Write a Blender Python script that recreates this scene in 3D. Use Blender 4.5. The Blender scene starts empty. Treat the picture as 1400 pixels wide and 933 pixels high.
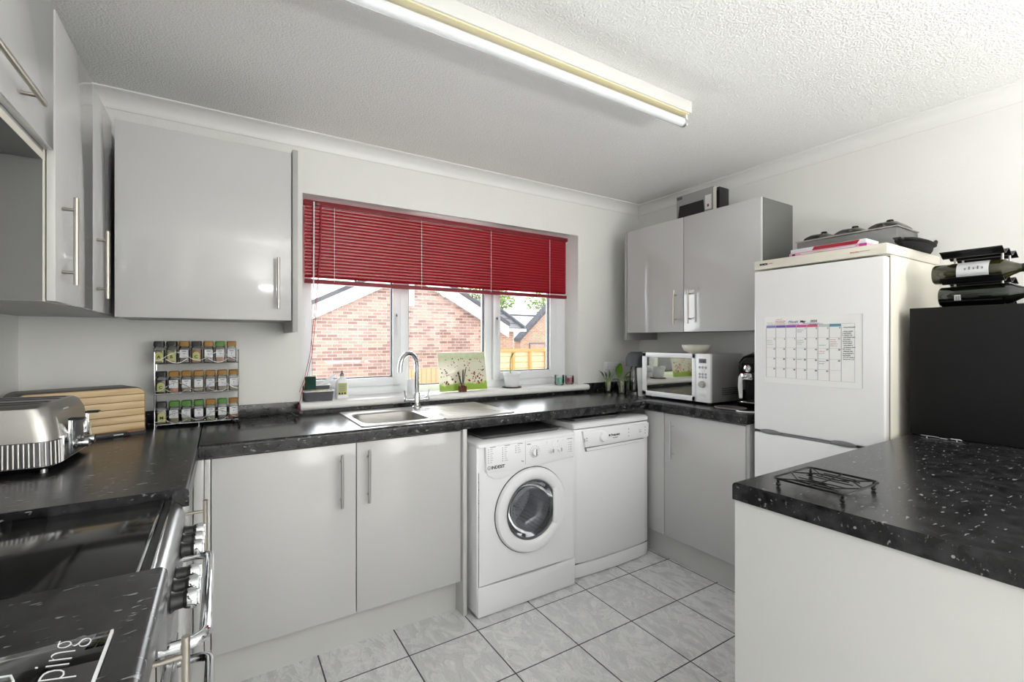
import bpy, bmesh, math, random
from mathutils import Vector, Matrix
random.seed(7)
PI = math.pi
SC = bpy.context.scene
COL = SC.collection

# ------------------------------------------------------------------ materials
def new_mat(name):
    m = bpy.data.materials.new(name); m.use_nodes = True
    nt = m.node_tree; nt.nodes.clear()
    out = nt.nodes.new('ShaderNodeOutputMaterial')
    b = nt.nodes.new('ShaderNodeBsdfPrincipled')
    nt.links.new(b.outputs[0], out.inputs[0])
    return m, nt, b
def srgb(h):
    if isinstance(h, str):
        c = [int(h[i:i+2], 16)/255 for i in (0, 2, 4)]
    else: c = [v/255 for v in h]
    return tuple(v/12.92 if v <= .04045 else ((v+.055)/1.055)**2.4 for v in c) + (1,)
def N(nt, t, **kw):
    n = nt.nodes.new(t)
    for k, v in kw.items():
        if k in n.inputs: n.inputs[k].default_value = v
        else: setattr(n, k, v)
    return n
def coords(nt, scale=(1, 1, 1), rot=(0, 0, 0), loc=(0, 0, 0)):
    tc = N(nt, 'ShaderNodeTexCoord'); mp = N(nt, 'ShaderNodeMapping')
    mp.inputs['Scale'].default_value = scale; mp.inputs['Rotation'].default_value = rot; mp.inputs['Location'].default_value = loc
    nt.links.new(tc.outputs['Object'], mp.inputs[0]); return mp.outputs[0]
def bump(nt, b, height, strength, dist):
    bp = N(nt, 'ShaderNodeBump'); bp.inputs['Strength'].default_value = strength; bp.inputs['Distance'].default_value = dist
    nt.links.new(height, bp.inputs['Height']); nt.links.new(bp.outputs[0], b.inputs['Normal']); return bp
def plain(name, c, rough=.5, metal=0, coat=0, var=0.04, vs=12, spec=.5, bmp=0, bs=60, em=None, ems=0):
    """base colour with a faint noise so nothing is a perfectly flat tone"""
    m, nt, b = new_mat(name)
    c = srgb(c)
    v = coords(nt)
    n = N(nt, 'ShaderNodeTexNoise', Scale=vs, Detail=3.0); nt.links.new(v, n.inputs['Vector'])
    r = N(nt, 'ShaderNodeMapRange'); r.inputs[3].default_value = 1-var; r.inputs[4].default_value = 1+var
    nt.links.new(n.outputs[0], r.inputs[0])
    mx = N(nt, 'ShaderNodeVectorMath', operation='SCALE'); mx.inputs[0].default_value = c[:3]
    nt.links.new(r.outputs[0], mx.inputs['Scale']); nt.links.new(mx.outputs[0], b.inputs['Base Color'])
    b.inputs['Roughness'].default_value = rough; b.inputs['Metallic'].default_value = metal
    b.inputs['Coat Weight'].default_value = coat; b.inputs['Coat Roughness'].default_value = .05
    b.inputs['Specular IOR Level'].default_value = spec
    if bmp:
        n2 = N(nt, 'ShaderNodeTexNoise', Scale=bs, Detail=2.0); nt.links.new(v, n2.inputs['Vector'])
        bump(nt, b, n2.outputs[0], bmp, .002)
    return m
M = {}
M['wall'] = plain('wall_paint', (238, 238, 235), .7, var=.01, bmp=.35, bs=90)
M['white_paint'] = plain('white_gloss_paint', (240, 240, 238), .35, var=.01)
M['reveal'] = plain('reveal_paint', (242, 242, 240), .6, var=.01, bmp=.2, bs=90)
M['upvc'] = plain('white_upvc', (240, 242, 245), .3, var=.01)
M['gasket'] = plain('rubber_gasket', (60, 62, 66), .6)
M['door_gloss'] = plain('pale_grey_gloss_door', (201, 201, 200), .10, var=.012, coat=.3, vs=3)
M['carcass'] = plain('grey_cabinet_board', (176, 176, 174), .45, var=.02)
M['edge_cream'] = plain('cream_edge_board', (226, 224, 210), .5, var=.02)
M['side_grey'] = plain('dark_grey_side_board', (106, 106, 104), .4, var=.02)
M['kick'] = plain('grey_plinth', (206, 206, 204), .4, var=.02)
M['steel'] = plain('brushed_steel', (190, 188, 184), .38, 1, var=.05, vs=60)
M['warm_steel'] = plain('satin_nickel', (186, 180, 170), .32, 1, var=.03, vs=60)
M['chrome'] = plain('chrome', (225, 227, 230), .07, 1, var=.01)
M['dark_steel'] = plain('dark_steel', (110, 110, 112), .3, 1, var=.08)
M['white_app'] = plain('white_enamel', (243, 244, 246), .25, var=.01, coat=.2)
M['white_plastic'] = plain('white_plastic', (243, 244, 246), .35, var=.01)
M['cream_app'] = plain('cream_enamel', (226, 222, 208), .35, var=.02)
M['fridge_door'] = plain('fridge_door_enamel', (238, 238, 238), .22, var=.01, coat=.3)
M['grey_line'] = plain('grey_print', (120, 122, 126), .6)
M['pale_line'] = plain('pale_grey_print', (178, 180, 184), .6)
M['black'] = plain('black_plastic', (18, 18, 20), .4, var=.1)
M['black_gloss'] = plain('black_gloss', (10, 10, 12), .10, var=.1, coat=0, spec=.4)
M['black_matte'] = plain('black_matte_board', (15, 15, 16), .7, var=.12, vs=4, spec=.3)
M['black_metal'] = plain('black_wire', (22, 22, 24), .3, .4)
M['dark_grey'] = plain('dark_grey_plastic', (82, 84, 88), .4)
M['mid_grey'] = plain('grey_plastic', (120, 122, 126), .4)
M['ink'] = plain('black_ink', (25, 25, 30), .6)
M['box_grey'] = plain('grey_printed_card', (150, 150, 148), .5)
M['mw_side'] = plain('silver_painted_steel', (188, 188, 190), .3, .55, var=.03)
M['pen_panel'] = plain('off_white_panel_board', (222, 222, 220), .4, var=.01)
M['tray_grey'] = plain('dark_grey_bakeware', (92, 92, 94), .35)
M['batten'] = plain('aged_white_enamel', (218, 218, 214), .45, var=.02)
M['paper'] = plain('paper', (238, 238, 236), .6, var=.01)
M['red_ink'] = plain('red_ink', (200, 70, 80), .6)
M['green_ink'] = plain('green_ink', (60, 170, 120), .6)
M['blue_ink'] = plain('blue_ink', (90, 90, 170), .6)
M['wood_l'] = None
M['lid_black'] = plain('black_lid', (24, 24, 28), .35)
M['lid_ochre'] = plain('ochre_lid', (150, 108, 26), .4)
M['lid_green'] = plain('green_lid', (78, 128, 44), .4)
M['label_white'] = plain('white_label', (222, 224, 226), .6)
M['label_olive'] = plain('olive_label', (186, 188, 120), .6)
M['candle_g'] = plain('green_wax', (130, 225, 190), .5)
M['candle_r'] = plain('red_wax', (196, 44, 66), .5)
M['pink_box'] = plain('pink_card', (226, 160, 190), .5)
M['magenta'] = plain('magenta_card', (190, 60, 150), .5)
M['red_card'] = plain('red_card', (160, 36, 50), .45)
M['green_leaf'] = plain('leaf', (104, 150, 40), .45, var=.25, vs=30)
M['dark_leaf'] = plain('dark_leaf', (52, 84, 34), .45, var=.25, vs=30)
M['stem'] = plain('pale_stem', (160, 180, 80), .5)
M['sponge_green'] = plain('scouring_pad', (24, 66, 52), .9, bmp=.6, bs=300)
M['sponge_y'] = plain('sponge_foam', (222, 214, 160), .9)
M['soil'] = plain('soil', (60, 48, 38), .9)
M['cord_red'] = plain('red_cord', (170, 30, 50), .6)
M['amber'] = plain('amber_liquid', (90, 34, 22), .2, coat=.4)
M['cream_tube'] = plain('yellowed_cream_enamel', (226, 216, 176), .4, var=.04)
M['tube'] = plain('tube_glass', (228, 232, 232), .15, coat=.5)
M['stainless'] = plain('stainless_sheet', (150, 150, 150), .28, 1, var=.1, vs=9)

def glass(name, tint=(1, 1, 1), gl=.08, rough=.02):
    m = bpy.data.materials.new(name); m.use_nodes = True; nt = m.node_tree; nt.nodes.clear()
    o = N(nt, 'ShaderNodeOutputMaterial'); t = N(nt, 'ShaderNodeBsdfTransparent'); g = N(nt, 'ShaderNodeBsdfGlossy')
    t.inputs[0].default_value = tint+(1,); g.inputs['Roughness'].default_value = rough
    f = N(nt, 'ShaderNodeFresnel'); f.inputs[0].default_value = 1.45
    ad = N(nt, 'ShaderNodeMath', operation='MULTIPLY_ADD'); ad.inputs[1].default_value = 1.0; ad.inputs[2].default_value = gl-.04
    nt.links.new(f.outputs[0], ad.inputs[0])
    x = N(nt, 'ShaderNodeMixShader'); nt.links.new(ad.outputs[0], x.inputs[0]); nt.links.new(t.outputs[0], x.inputs[1]); nt.links.new(g.outputs[0], x.inputs[2])
    nt.links.new(x.outputs[0], o.inputs[0]); return m
M['glass'] = glass('window_glass', (.97, .98, .98), .022)
M['jar_glass'] = glass('jar_glass', (.9, .92, .92), .10)
M['tint_glass'] = glass('washer_door_glass', (.9, .92, .95), .12)
M['bottle_glass'] = plain('dark_bottle_glass', (16, 20, 10), .06, coat=.6)
M['bottle_olive'] = plain('olive_bottle_glass', (44, 44, 16), .06, coat=.6, var=.3, vs=5)
M['lid_glass'] = glass('clear_lid_glass', (.99, 1, 1), .03)
M['water_glass'] = glass('tumbler_glass', (.96, .97, .97), .14)

def mk_ceiling():
    m, nt, b = new_mat('textured_ceiling')
    b.inputs['Base Color'].default_value = srgb((244, 244, 242)); b.inputs['Roughness'].default_value = .85
    v = coords(nt)
    n1 = N(nt, 'ShaderNodeTexVoronoi', Scale=130.0); nt.links.new(v, n1.inputs['Vector'])
    n2 = N(nt, 'ShaderNodeTexNoise', Scale=150.0, Detail=2.0); nt.links.new(v, n2.inputs['Vector'])
    a = N(nt, 'ShaderNodeMath', operation='MULTIPLY'); nt.links.new(n1.outputs[0], a.inputs[0]); nt.links.new(n2.outputs[0], a.inputs[1])
    bump(nt, b, a.outputs[0], .6, .008); return m
M['ceiling'] = mk_ceiling()

def mk_floor():
    m, nt, b = new_mat('marbled_grey_floor_tiles')
    s = .3234
    v = coords(nt, loc=(-.9888, -1.8718, 0))
    br = N(nt, 'ShaderNodeTexBrick'); br.offset = 0; br.squash = 1
    br.inputs['Scale'].default_value = 1; br.inputs['Brick Width'].default_value = s; br.inputs['Row Height'].default_value = s
    br.inputs['Mortar Size'].default_value = .0030; br.inputs['Mortar Smooth'].default_value = .1
    br.inputs['Color1'].default_value = (1, 1, 1, 1); br.inputs['Color2'].default_value = (.93, .93, .93, 1)
    nt.links.new(v, br.inputs['Vector'])
    v2 = coords(nt, scale=(1.6, .8, 1), rot=(0, 0, .6))
    n1 = N(nt, 'ShaderNodeTexNoise', Scale=7.0, Detail=8.0, Distortion=2.2); n1.inputs['Roughness'].default_value = .6
    nt.links.new(v2, n1.inputs['Vector'])
    cr = N(nt, 'ShaderNodeValToRGB'); e = cr.color_ramp
    e.elements[0].position = .28; e.elements[0].color = srgb((208, 209, 210)); e.elements[1].position = .7; e.elements[1].color = srgb((246, 246, 246))
    k = e.elements.new(.48); k.color = srgb((228, 228, 228)); k = e.elements.new(.515); k.color = srgb((250, 250, 250)); k = e.elements.new(.55); k.color = srgb((234, 234, 234))
    nt.links.new(n1.outputs[0], cr.inputs[0])
    mu = N(nt, 'ShaderNodeMix', data_type='RGBA', blend_type='MULTIPLY'); mu.inputs[0].default_value = .6
    nt.links.new(cr.outputs[0], mu.inputs[6]); nt.links.new(br.outputs[0], mu.inputs[7])
    mx = N(nt, 'ShaderNodeMix', data_type='RGBA'); mx.inputs[7].default_value = srgb((58, 58, 60))
    nt.links.new(br.outputs['Fac'], mx.inputs[0]); nt.links.new(mu.outputs[2], mx.inputs[6]); nt.links.new(mx.outputs[2], b.inputs['Base Color'])
    b.inputs['Roughness'].default_value = .32
    # raised veins
    sb = N(nt, 'ShaderNodeMath', operation='SUBTRACT'); sb.inputs[1].default_value = .515; nt.links.new(n1.outputs[0], sb.inputs[0])
    ab = N(nt, 'ShaderNodeMath', operation='ABSOLUTE'); nt.links.new(sb.outputs[0], ab.inputs[0])
    mr = N(nt, 'ShaderNodeMapRange'); mr.inputs[1].default_value = 0; mr.inputs[2].default_value = .06; mr.inputs[3].default_value = 1; mr.inputs[4].default_value = 0
    nt.links.new(ab.outputs[0], mr.inputs[0])
    s2 = N(nt, 'ShaderNodeMath', operation='SUBTRACT'); nt.links.new(mr.outputs[0], s2.inputs[0]); nt.links.new(br.outputs['Fac'], s2.inputs[1])
    bump(nt, b, s2.outputs[0], .5, .004); return m
M['floor'] = mk_floor()

def mk_worktop():
    m, nt, b = new_mat('black_speckled_laminate')
    v = coords(nt)
    n = N(nt, 'ShaderNodeTexNoise', Scale=26.0, Detail=8.0); nt.links.new(v, n.inputs['Vector'])
    cr = N(nt, 'ShaderNodeValToRGB'); cr.color_ramp.elements[0].position = .35; cr.color_ramp.elements[0].color = srgb((10, 10, 12))
    cr.color_ramp.elements[1].position = .75; cr.color_ramp.elements[1].color = srgb((56, 56, 58)); nt.links.new(n.outputs[0], cr.inputs[0])
    wv = coords(nt, scale=(38, 120, 90), rot=(0, 0, .30))
    nz = N(nt, 'ShaderNodeTexNoise', Scale=1.0, Detail=2.5, Distortion=.4); nt.links.new(wv, nz.inputs['Vector'])
    mm = N(nt, 'ShaderNodeMapRange'); mm.inputs[1].default_value = .652; mm.inputs[2].default_value = .70; mm.inputs[3].default_value = 0; mm.inputs[4].default_value = .6
    nt.links.new(nz.outputs[0], mm.inputs[0])
    mx = N(nt, 'ShaderNodeMix', data_type='RGBA'); mx.inputs[7].default_value = srgb((158, 160, 163))
    nt.links.new(mm.outputs[0], mx.inputs[0]); nt.links.new(cr.outputs[0], mx.inputs[6]); nt.links.new(mx.outputs[2], b.inputs['Base Color'])
    b.inputs['Roughness'].default_value = .25
    bump(nt, b, n.outputs[0], .12, .002); return m
M['worktop'] = mk_worktop()

def mk_brick(name, c1, c2, mort, scale=1.0, axis='xz'):
    m, nt, b = new_mat(name)
    v = coords(nt, rot=(PI/2, 0, 0) if axis == 'xz' else (0, 0, 0))
    br = N(nt, 'ShaderNodeTexBrick'); br.offset = .5
    br.inputs['Scale'].default_value = 1; br.inputs['Brick Width'].default_value = .225*scale; br.inputs['Row Height'].default_value = .075*scale
    br.inputs['Mortar Size'].default_value = .0075*scale; br.inputs['Bias'].default_value = -.1
    br.inputs['Color1'].default_value = srgb(c1); br.inputs['Color2'].default_value = srgb(c2); br.inputs['Mortar'].default_value = srgb(mort)
    nt.links.new(v, br.inputs['Vector'])
    n = N(nt, 'ShaderNodeTexNoise', Scale=3.0, Detail=4.0); nt.links.new(v, n.inputs['Vector'])
    r = N(nt, 'ShaderNodeMapRange'); r.inputs[3].default_value = .75; r.inputs[4].default_value = 1.25; nt.links.new(n.outputs[0], r.inputs[0])
    mx = N(nt, 'ShaderNodeVectorMath', operation='SCALE'); nt.links.new(br.outputs[0], mx.inputs[0]); nt.links.new(r.outputs[0], mx.inputs['Scale'])
    nt.links.new(mx.outputs[0], b.inputs['Base Color']); b.inputs['Roughness'].default_value = .9
    bump(nt, b, br.outputs['Fac'], -.4, .01); return m
M['brick'] = mk_brick('red_multi_brick', (206, 168, 152), (146, 108, 102), (208, 194, 186))
M['brick_far'] = mk_brick('orange_brick', (206, 160, 134), (186, 138, 116), (214, 204, 192))

def mk_stripes(name, c1, c2, axis, freq, rough=.7, nz=0.0, duty=.12):
    """wood or roof courses: stripes along one object axis plus grain"""
    m, nt, b = new_mat(name)
    v = coords(nt)
    sp = N(nt, 'ShaderNodeSeparateXYZ'); nt.links.new(v, sp.inputs[0])
    mu = N(nt, 'ShaderNodeMath', operation='MULTIPLY'); mu.inputs[1].default_value = freq; nt.links.new(sp.outputs[axis], mu.inputs[0])
    fr = N(nt, 'ShaderNodeMath', operation='FRACT'); nt.links.new(mu.outputs[0], fr.inputs[0])
    lt = N(nt, 'ShaderNodeMath', operation='LESS_THAN'); lt.inputs[1].default_value = duty; nt.links.new(fr.outputs[0], lt.inputs[0])
    n = N(nt, 'ShaderNodeTexNoise', Scale=6.0, Detail=5.0); nt.links.new(v, n.inputs['Vector'])
    c = N(nt, 'ShaderNodeMix', data_type='RGBA'); c.inputs[6].default_value = srgb(c1); c.inputs[7].default_value = tuple(x*.8 for x in srgb(c1)[:3])+(1,); nt.links.new(n.outputs[0], c.inputs[0])
    mx = N(nt, 'ShaderNodeMix', data_type='RGBA'); mx.inputs[7].default_value = srgb(c2)
    nt.links.new(lt.outputs[0], mx.inputs[0]); nt.links.new(c.outputs[2], mx.inputs[6]); nt.links.new(mx.outputs[2], b.inputs['Base Color'])
    b.inputs['Roughness'].default_value = rough; return m
M['fence'] = mk_stripes('fence_boards_horizontal', (226, 204, 166), (186, 156, 112), 2, 8.0)
M['fence_v'] = mk_stripes('fence_boards_vertical', (222, 188, 148), (176, 134, 96), 0, 9.0)
M['post'] = plain('fence_post_wood', (206, 160, 96), .7, var=.1)
M['roof'] = mk_stripes('grey_roof_tiles', (138, 136, 138), (84, 82, 84), 2, 5.0, duty=.22)
M['roof_edge'] = plain('dark_verge', (96, 96, 102), .8, var=.2, vs=5)
M['pale_roof'] = plain('pale_sheet_roof', (214, 216, 222), .5)
M['ground'] = plain('pale_paving', (190, 186, 178), .8, var=.1)
M['foliage'] = plain('tree_leaves', (126, 148, 70), .7, var=.4, vs=8)
M['bark'] = plain('bark', (110, 96, 84), .9)

def mk_wood(name, c1, c2, ax=0, dens=1):
    m, nt, b = new_mat(name)
    sc = [90, 90, 90]; sc[ax] = 5
    v = coords(nt, scale=tuple(sc))
    n = N(nt, 'ShaderNodeTexNoise', Scale=1.0*dens, Detail=4.0, Distortion=.25); nt.links.new(v, n.inputs['Vector'])
    cr = N(nt, 'ShaderNodeValToRGB'); cr.color_ramp.elements[0].position = .35; cr.color_ramp.elements[0].color = srgb(c2)
    cr.color_ramp.elements[1].position = .6; cr.color_ramp.elements[1].color = srgb(c1); nt.links.new(n.outputs[0], cr.inputs[0])
    nt.links.new(cr.outputs[0], b.inputs['Base Color']); b.inputs['Roughness'].default_value = .4; return m
M['bamboo'] = mk_wood('bamboo_front', (226, 202, 160), (206, 176, 130), 0, .6)

M['bamboo_dark'] = plain('bamboo_groove', (160, 122, 82), .6)
def mk_blind():
    m, nt, b = new_mat('red_aluminium_slat')
    b.inputs['Base Color'].default_value = srgb((146, 8, 24)); b.inputs['Roughness'].default_value = .25
    return m
M['blind'] = mk_blind()
M['blind_rail'] = plain('red_rail', (126, 14, 30), .5)
M['mirror_door'] = plain('mirrored_oven_glass', (190, 190, 186), .03, 1, var=.0)
M['drum'] = None
def mk_drum():
    m, nt, b = new_mat('perforated_steel_drum')
    v = coords(nt)
    vo = N(nt, 'ShaderNodeTexVoronoi', Scale=70.0); vo.inputs['Randomness'].default_value = .15; nt.links.new(v, vo.inputs['Vector'])
    lt = N(nt, 'ShaderNodeMath', operation='LESS_THAN'); lt.inputs[1].default_value = .22; nt.links.new(vo.outputs['Distance'], lt.inputs[0])
    mx = N(nt, 'ShaderNodeMix', data_type='RGBA'); mx.inputs[6].default_value = srgb((225, 225, 230)); mx.inputs[7].default_value = srgb((70, 70, 74))
    nt.links.new(lt.outputs[0], mx.inputs[0]); nt.links.new(mx.outputs[2], b.inputs['Base Color'])
    b.inputs['Metallic'].default_value = .75; b.inputs['Roughness'].default_value = .28; return m
M['drum'] = mk_drum()
def mk_poppy():
    """glass art plate: pale cream green with a grassy foot, colours of its own glaze"""
    m, nt, b = new_mat('poppy_meadow_glaze')
    v = coords(nt)
    sp = N(nt, 'ShaderNodeSeparateXYZ'); nt.links.new(v, sp.inputs[0])
    n = N(nt, 'ShaderNodeTexNoise', Scale=40.0, Detail=4.0); nt.links.new(v, n.inputs['Vector'])
    a = N(nt, 'ShaderNodeMath', operation='MULTIPLY_ADD'); a.inputs[1].default_value = .07; nt.links.new(n.outputs[0], a.inputs[0]); nt.links.new(sp.outputs[2], a.inputs[2])
    cr = N(nt, 'ShaderNodeValToRGB'); cr.color_ramp.interpolation = 'LINEAR'
    mr = N(nt, 'ShaderNodeMapRange'); mr.inputs[1].default_value = 0; mr.inputs[2].default_value = .29; nt.links.new(a.outputs[0], mr.inputs[0])
    nt.links.new(mr.outputs[0], cr.inputs[0])
    e = cr.color_ramp.elements; e[0].position = 0; e[0].color = srgb((140, 176, 60)); e[1].position = 1; e[1].color = srgb((226, 232, 214))
    k = e.new(.26); k.color = srgb((164, 192, 84)); k = e.new(.32); k.color = srgb((232, 228, 200)); k = e.new(.75); k.color = srgb((228, 226, 204)); k = e.new(.85); k.color = srgb((206, 216, 170))
    nt.links.new(cr.outputs[0], b.inputs['Base Color']); b.inputs['Roughness'].default_value = .1; b.inputs['Coat Weight'].default_value = .5
    b.inputs['Transmission Weight'].default_value = 0
    return m
M['poppy'] = mk_poppy()
M['poppy_red'] = plain('poppy_red_glaze', (160, 24, 44), .15, coat=.5)
M['poppy_dark'] = plain('poppy_dark_glaze', (84, 20, 36), .15, coat=.5)
CAL = {}
for nm, c in (('periwinkle', (130, 130, 190)), ('violet', (108, 92, 170)), ('purple', (140, 80, 170)), ('magenta_strip', (206, 70, 150)), ('rose', (206, 90, 120)), ('pale_sage', (196, 206, 196)), ('teal', (96, 150, 170))):
    CAL[nm] = plain('calendar_'+nm, c, .6)
SP = [plain('spice_%s' % n, c, .8, var=.35, vs=250) for n, c in (('brown', (96, 66, 44)), ('dark', (60, 44, 36)), ('olive', (112, 104, 62)), ('orange', (150, 88, 40)), ('sage', (120, 120, 84)))]

# ------------------------------------------------------------------ mesh builder
class MB:
    def __init__(s): s.bm = bmesh.new(); s.mats = []
    def mi(s, m):
        m = M[m] if isinstance(m, str) else m
        if m not in s.mats: s.mats.append(m)
        return s.mats.index(m)
    def add(s, bm2, m, mat=None):
        i = s.mi(m)
        for f in bm2.faces: f.material_index = i; f.smooth = True
        if mat is not None: bmesh.ops.transform(bm2, matrix=mat, verts=bm2.verts)
        me = bpy.data.meshes.new('tmp'); bm2.to_mesh(me); bm2.free(); s.bm.from_mesh(me); bpy.data.meshes.remove(me); return s
    def box(s, x0, x1, y0, y1, z0, z1, m, bev=0, seg=2, mat=None):
        b = bmesh.new(); bmesh.ops.create_cube(b, size=1)
        for v in b.verts: v.co = Vector((x0 if v.co.x < 0 else x1, y0 if v.co.y < 0 else y1, z0 if v.co.z < 0 else z1))
        if bev: bmesh.ops.bevel(b, geom=b.edges[:], offset=bev, segments=seg, profile=.5, affect='EDGES', clamp_overlap=True)
        return s.add(b, m, mat)
    def cyl(s, p0, p1, r, m, r2=None, seg=20, mat=None, caps=True):
        p0, p1 = Vector(p0), Vector(p1); d = p1-p0; b = bmesh.new()
        bmesh.ops.create_cone(b, cap_ends=caps, segments=seg, radius1=r, radius2=r if r2 is None else r2, depth=d.length)
        q = Vector((0, 0, 1)).rotation_difference(d.normalized()).to_matrix().to_4x4()
        bmesh.ops.transform(b, matrix=Matrix.Translation((p0+p1)/2) @ q, verts=b.verts)
        return s.add(b, m, mat)
    def sph(s, c, r, m, sc=(1, 1, 1), seg=16, mat=None):
        b = bmesh.new(); bmesh.ops.create_uvsphere(b, u_segments=seg, v_segments=max(6, seg//2), radius=r)
        bmesh.ops.transform(b, matrix=Matrix.Translation(c) @ Matrix.Diagonal((*sc, 1)), verts=b.verts)
        return s.add(b, m, mat)
    def tube(s, pts, r, m, seg=8, closed=False, mat=None):
        P = [Vector(p) for p in pts]; n = len(P); b = bmesh.new(); rings = []; up = None
        rs = r if isinstance(r, (list, tuple)) else [r]*n
        for i in range(n):
            a = P[(i-1) % n] if (closed or i > 0) else P[i]; c = P[(i+1) % n] if (closed or i < n-1) else P[i]
            t = (c-a).normalized()
            if up is None:
                up = Vector((0, 0, 1)) if abs(t.z) < .9 else Vector((1, 0, 0))
            u = (up-t*up.dot(t))
            if u.length < 1e-5: u = t.orthogonal()
            u.normalize(); up = u; w = t.cross(u)
            rings.append([b.verts.new(P[i]+(u*math.cos(2*PI*k/seg)+w*math.sin(2*PI*k/seg))*rs[i]) for k in range(seg)])
        for i in range(n if closed else n-1):
            A, B = rings[i], rings[(i+1) % n]
            for k in range(seg): b.faces.new((A[k], A[(k+1) % seg], B[(k+1) % seg], B[k]))
        if not closed: b.faces.new(rings[0][::-1]); b.faces.new(rings[-1])
        bmesh.ops.recalc_face_normals(b, faces=b.faces[:])
        return s.add(b, m, mat)
    def lathe(s, prof, m, c=(0, 0, 0), seg=32, mat=None, axis='z', closed=False):
        b = bmesh.new(); rings = []
        for r, z in prof:
            rings.append([b.verts.new((max(r, 1e-5)*math.cos(2*PI*k/seg), max(r, 1e-5)*math.sin(2*PI*k/seg), z)) for k in range(seg)])
        L = len(rings)
        for i in range(L if closed else L-1):
            A, B = rings[i], rings[(i+1) % L]
            for k in range(seg): b.faces.new((A[k], A[(k+1) % seg], B[(k+1) % seg], B[k]))
        bmesh.ops.remove_doubles(b, verts=b.verts, dist=2e-5)
        bmesh.ops.recalc_face_normals(b, faces=b.faces[:])
        R = {'z': Matrix(), '-y': Matrix.Rotation(PI/2, 4, 'X'), '-x': Matrix.Rotation(-PI/2, 4, 'Y'), 'x': Matrix.Rotation(PI/2, 4, 'Y')}[axis]
        bmesh.ops.transform(b, matrix=Matrix.Translation(c) @ R, verts=b.verts)
        return s.add(b, m, mat)
    def prism(s, poly, axis, a, c, m, bev=0, mat=None):
        """polygon in the plane across `axis`, extruded from a to c. axis x: poly=(y,z); y: (x,z); z: (x,y)"""
        b = bmesh.new()
        f = {'x': lambda p, t: (t, p[0], p[1]), 'y': lambda p, t: (p[0], t, p[1]), 'z': lambda p, t: (p[0], p[1], t)}[axis]
        v0 = [b.verts.new(f(p, a)) for p in poly]; v1 = [b.verts.new(f(p, c)) for p in poly]; n = len(poly)
        b.faces.new(v0[::-1]); b.faces.new(v1)
        for i in range(n): b.faces.new((v0[i], v0[(i+1) % n], v1[(i+1) % n], v1[i]))
        bmesh.ops.recalc_face_normals(b, faces=b.faces[:])
        if bev: bmesh.ops.bevel(b, geom=b.edges[:], offset=bev, segments=2, profile=.5, affect='EDGES', clamp_overlap=True)
        return s.add(b, m, mat)
    def loft(s, secs, m, seg=6, mat=None):
        """rounded rectangles (z, x0, x1, y0, y1, r) joined bottom to top"""
        b = bmesh.new(); rings = []
        for z, x0, x1, y0, y1, r in secs:
            ring = []
            for cx, cy, a0 in ((x1-r, y1-r, 0), (x0+r, y1-r, PI/2), (x0+r, y0+r, PI), (x1-r, y0+r, 1.5*PI)):
                for k in range(seg+1):
                    a = a0+PI/2*k/seg; ring.append(b.verts.new((cx+r*math.cos(a), cy+r*math.sin(a), z)))
            rings.append(ring)
        for A, B in zip(rings, rings[1:]):
            n = len(A)
            for k in range(n): b.faces.new((A[k], A[(k+1) % n], B[(k+1) % n], B[k]))
        b.faces.new(rings[0][::-1]); b.faces.new(rings[-1])
        bmesh.ops.recalc_face_normals(b, faces=b.faces[:])
        return s.add(b, m, mat)
    def plate_hole(s, x0, x1, z0, z1, cx, cz, r, y, m, seg=64):
        """flat plate facing -Y with a round hole"""
        b = bmesh.new(); I = []; O = []
        angs = sorted([2*PI*k/seg for k in range(seg)] + [math.atan2(zz-cz, xx-cx) % (2*PI) for xx in (x0, x1) for zz in (z0, z1)])
        for a in angs:
            c, d = math.cos(a), math.sin(a)
            t = min([((x1-cx)/c if c > 1e-9 else 1e9), ((x0-cx)/c if c < -1e-9 else 1e9), ((z1-cz)/d if d > 1e-9 else 1e9), ((z0-cz)/d if d < -1e-9 else 1e9)])
            I.append(b.verts.new((cx+r*c, y, cz+r*d))); O.append(b.verts.new((cx+t*c, y, cz+t*d)))
        n = len(angs)
        for k in range(n): b.faces.new((I[k], O[k], O[(k+1) % n], I[(k+1) % n]))
        bmesh.ops.recalc_face_normals(b, faces=b.faces[:])
        return s.add(b, m)
    def text(s, body, size, m, mat, depth=.0004, bold=0, align='LEFT', shear=0):
        cu = bpy.data.curves.new('t', 'FONT'); cu.body = body; cu.size = size; cu.extrude = depth; cu.align_x = align; cu.offset = bold; cu.shear = shear; cu.resolution_u = 3
        o = bpy.data.objects.new('t', cu); COL.objects.link(o)
        dg = bpy.context.evaluated_depsgraph_get(); me = bpy.data.meshes.new_from_object(o.evaluated_get(dg))
        b = bmesh.new(); b.from_mesh(me); bpy.data.meshes.remove(me); bpy.data.objects.remove(o); bpy.data.curves.remove(cu)
        return s.add(b, m, mat)
    def build(s, name, parent=None, local=False, kind=None):
        for e in s.bm.edges:
            if len(e.link_faces) == 2 and e.calc_face_angle(0) > .62: e.smooth = False
        if parent is not None and not local:
            r = parent
            while r.parent: r = r.parent
            bmesh.ops.translate(s.bm, vec=-r.location, verts=s.bm.verts)
        me = bpy.data.meshes.new(name); s.bm.to_mesh(me); s.bm.free()
        for m in s.mats: me.materials.append(m)
        o = bpy.data.objects.new(name, me); COL.objects.link(o)
        if parent is not None: o.parent = parent
        if kind: o['kind'] = kind
        return o
def tag(o, label, cat, group=None):
    o['label'] = label; o['category'] = cat
    if group: o['group'] = group
    return o
def thing(name, label, cat, loc=(0, 0, 0), rz=0, group=None):
    o = bpy.data.objects.new(name, None); o.empty_display_size = .05; COL.objects.link(o); o.location = loc; o.rotation_euler = (0, 0, rz)
    return tag(o, label, cat, group)
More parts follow.
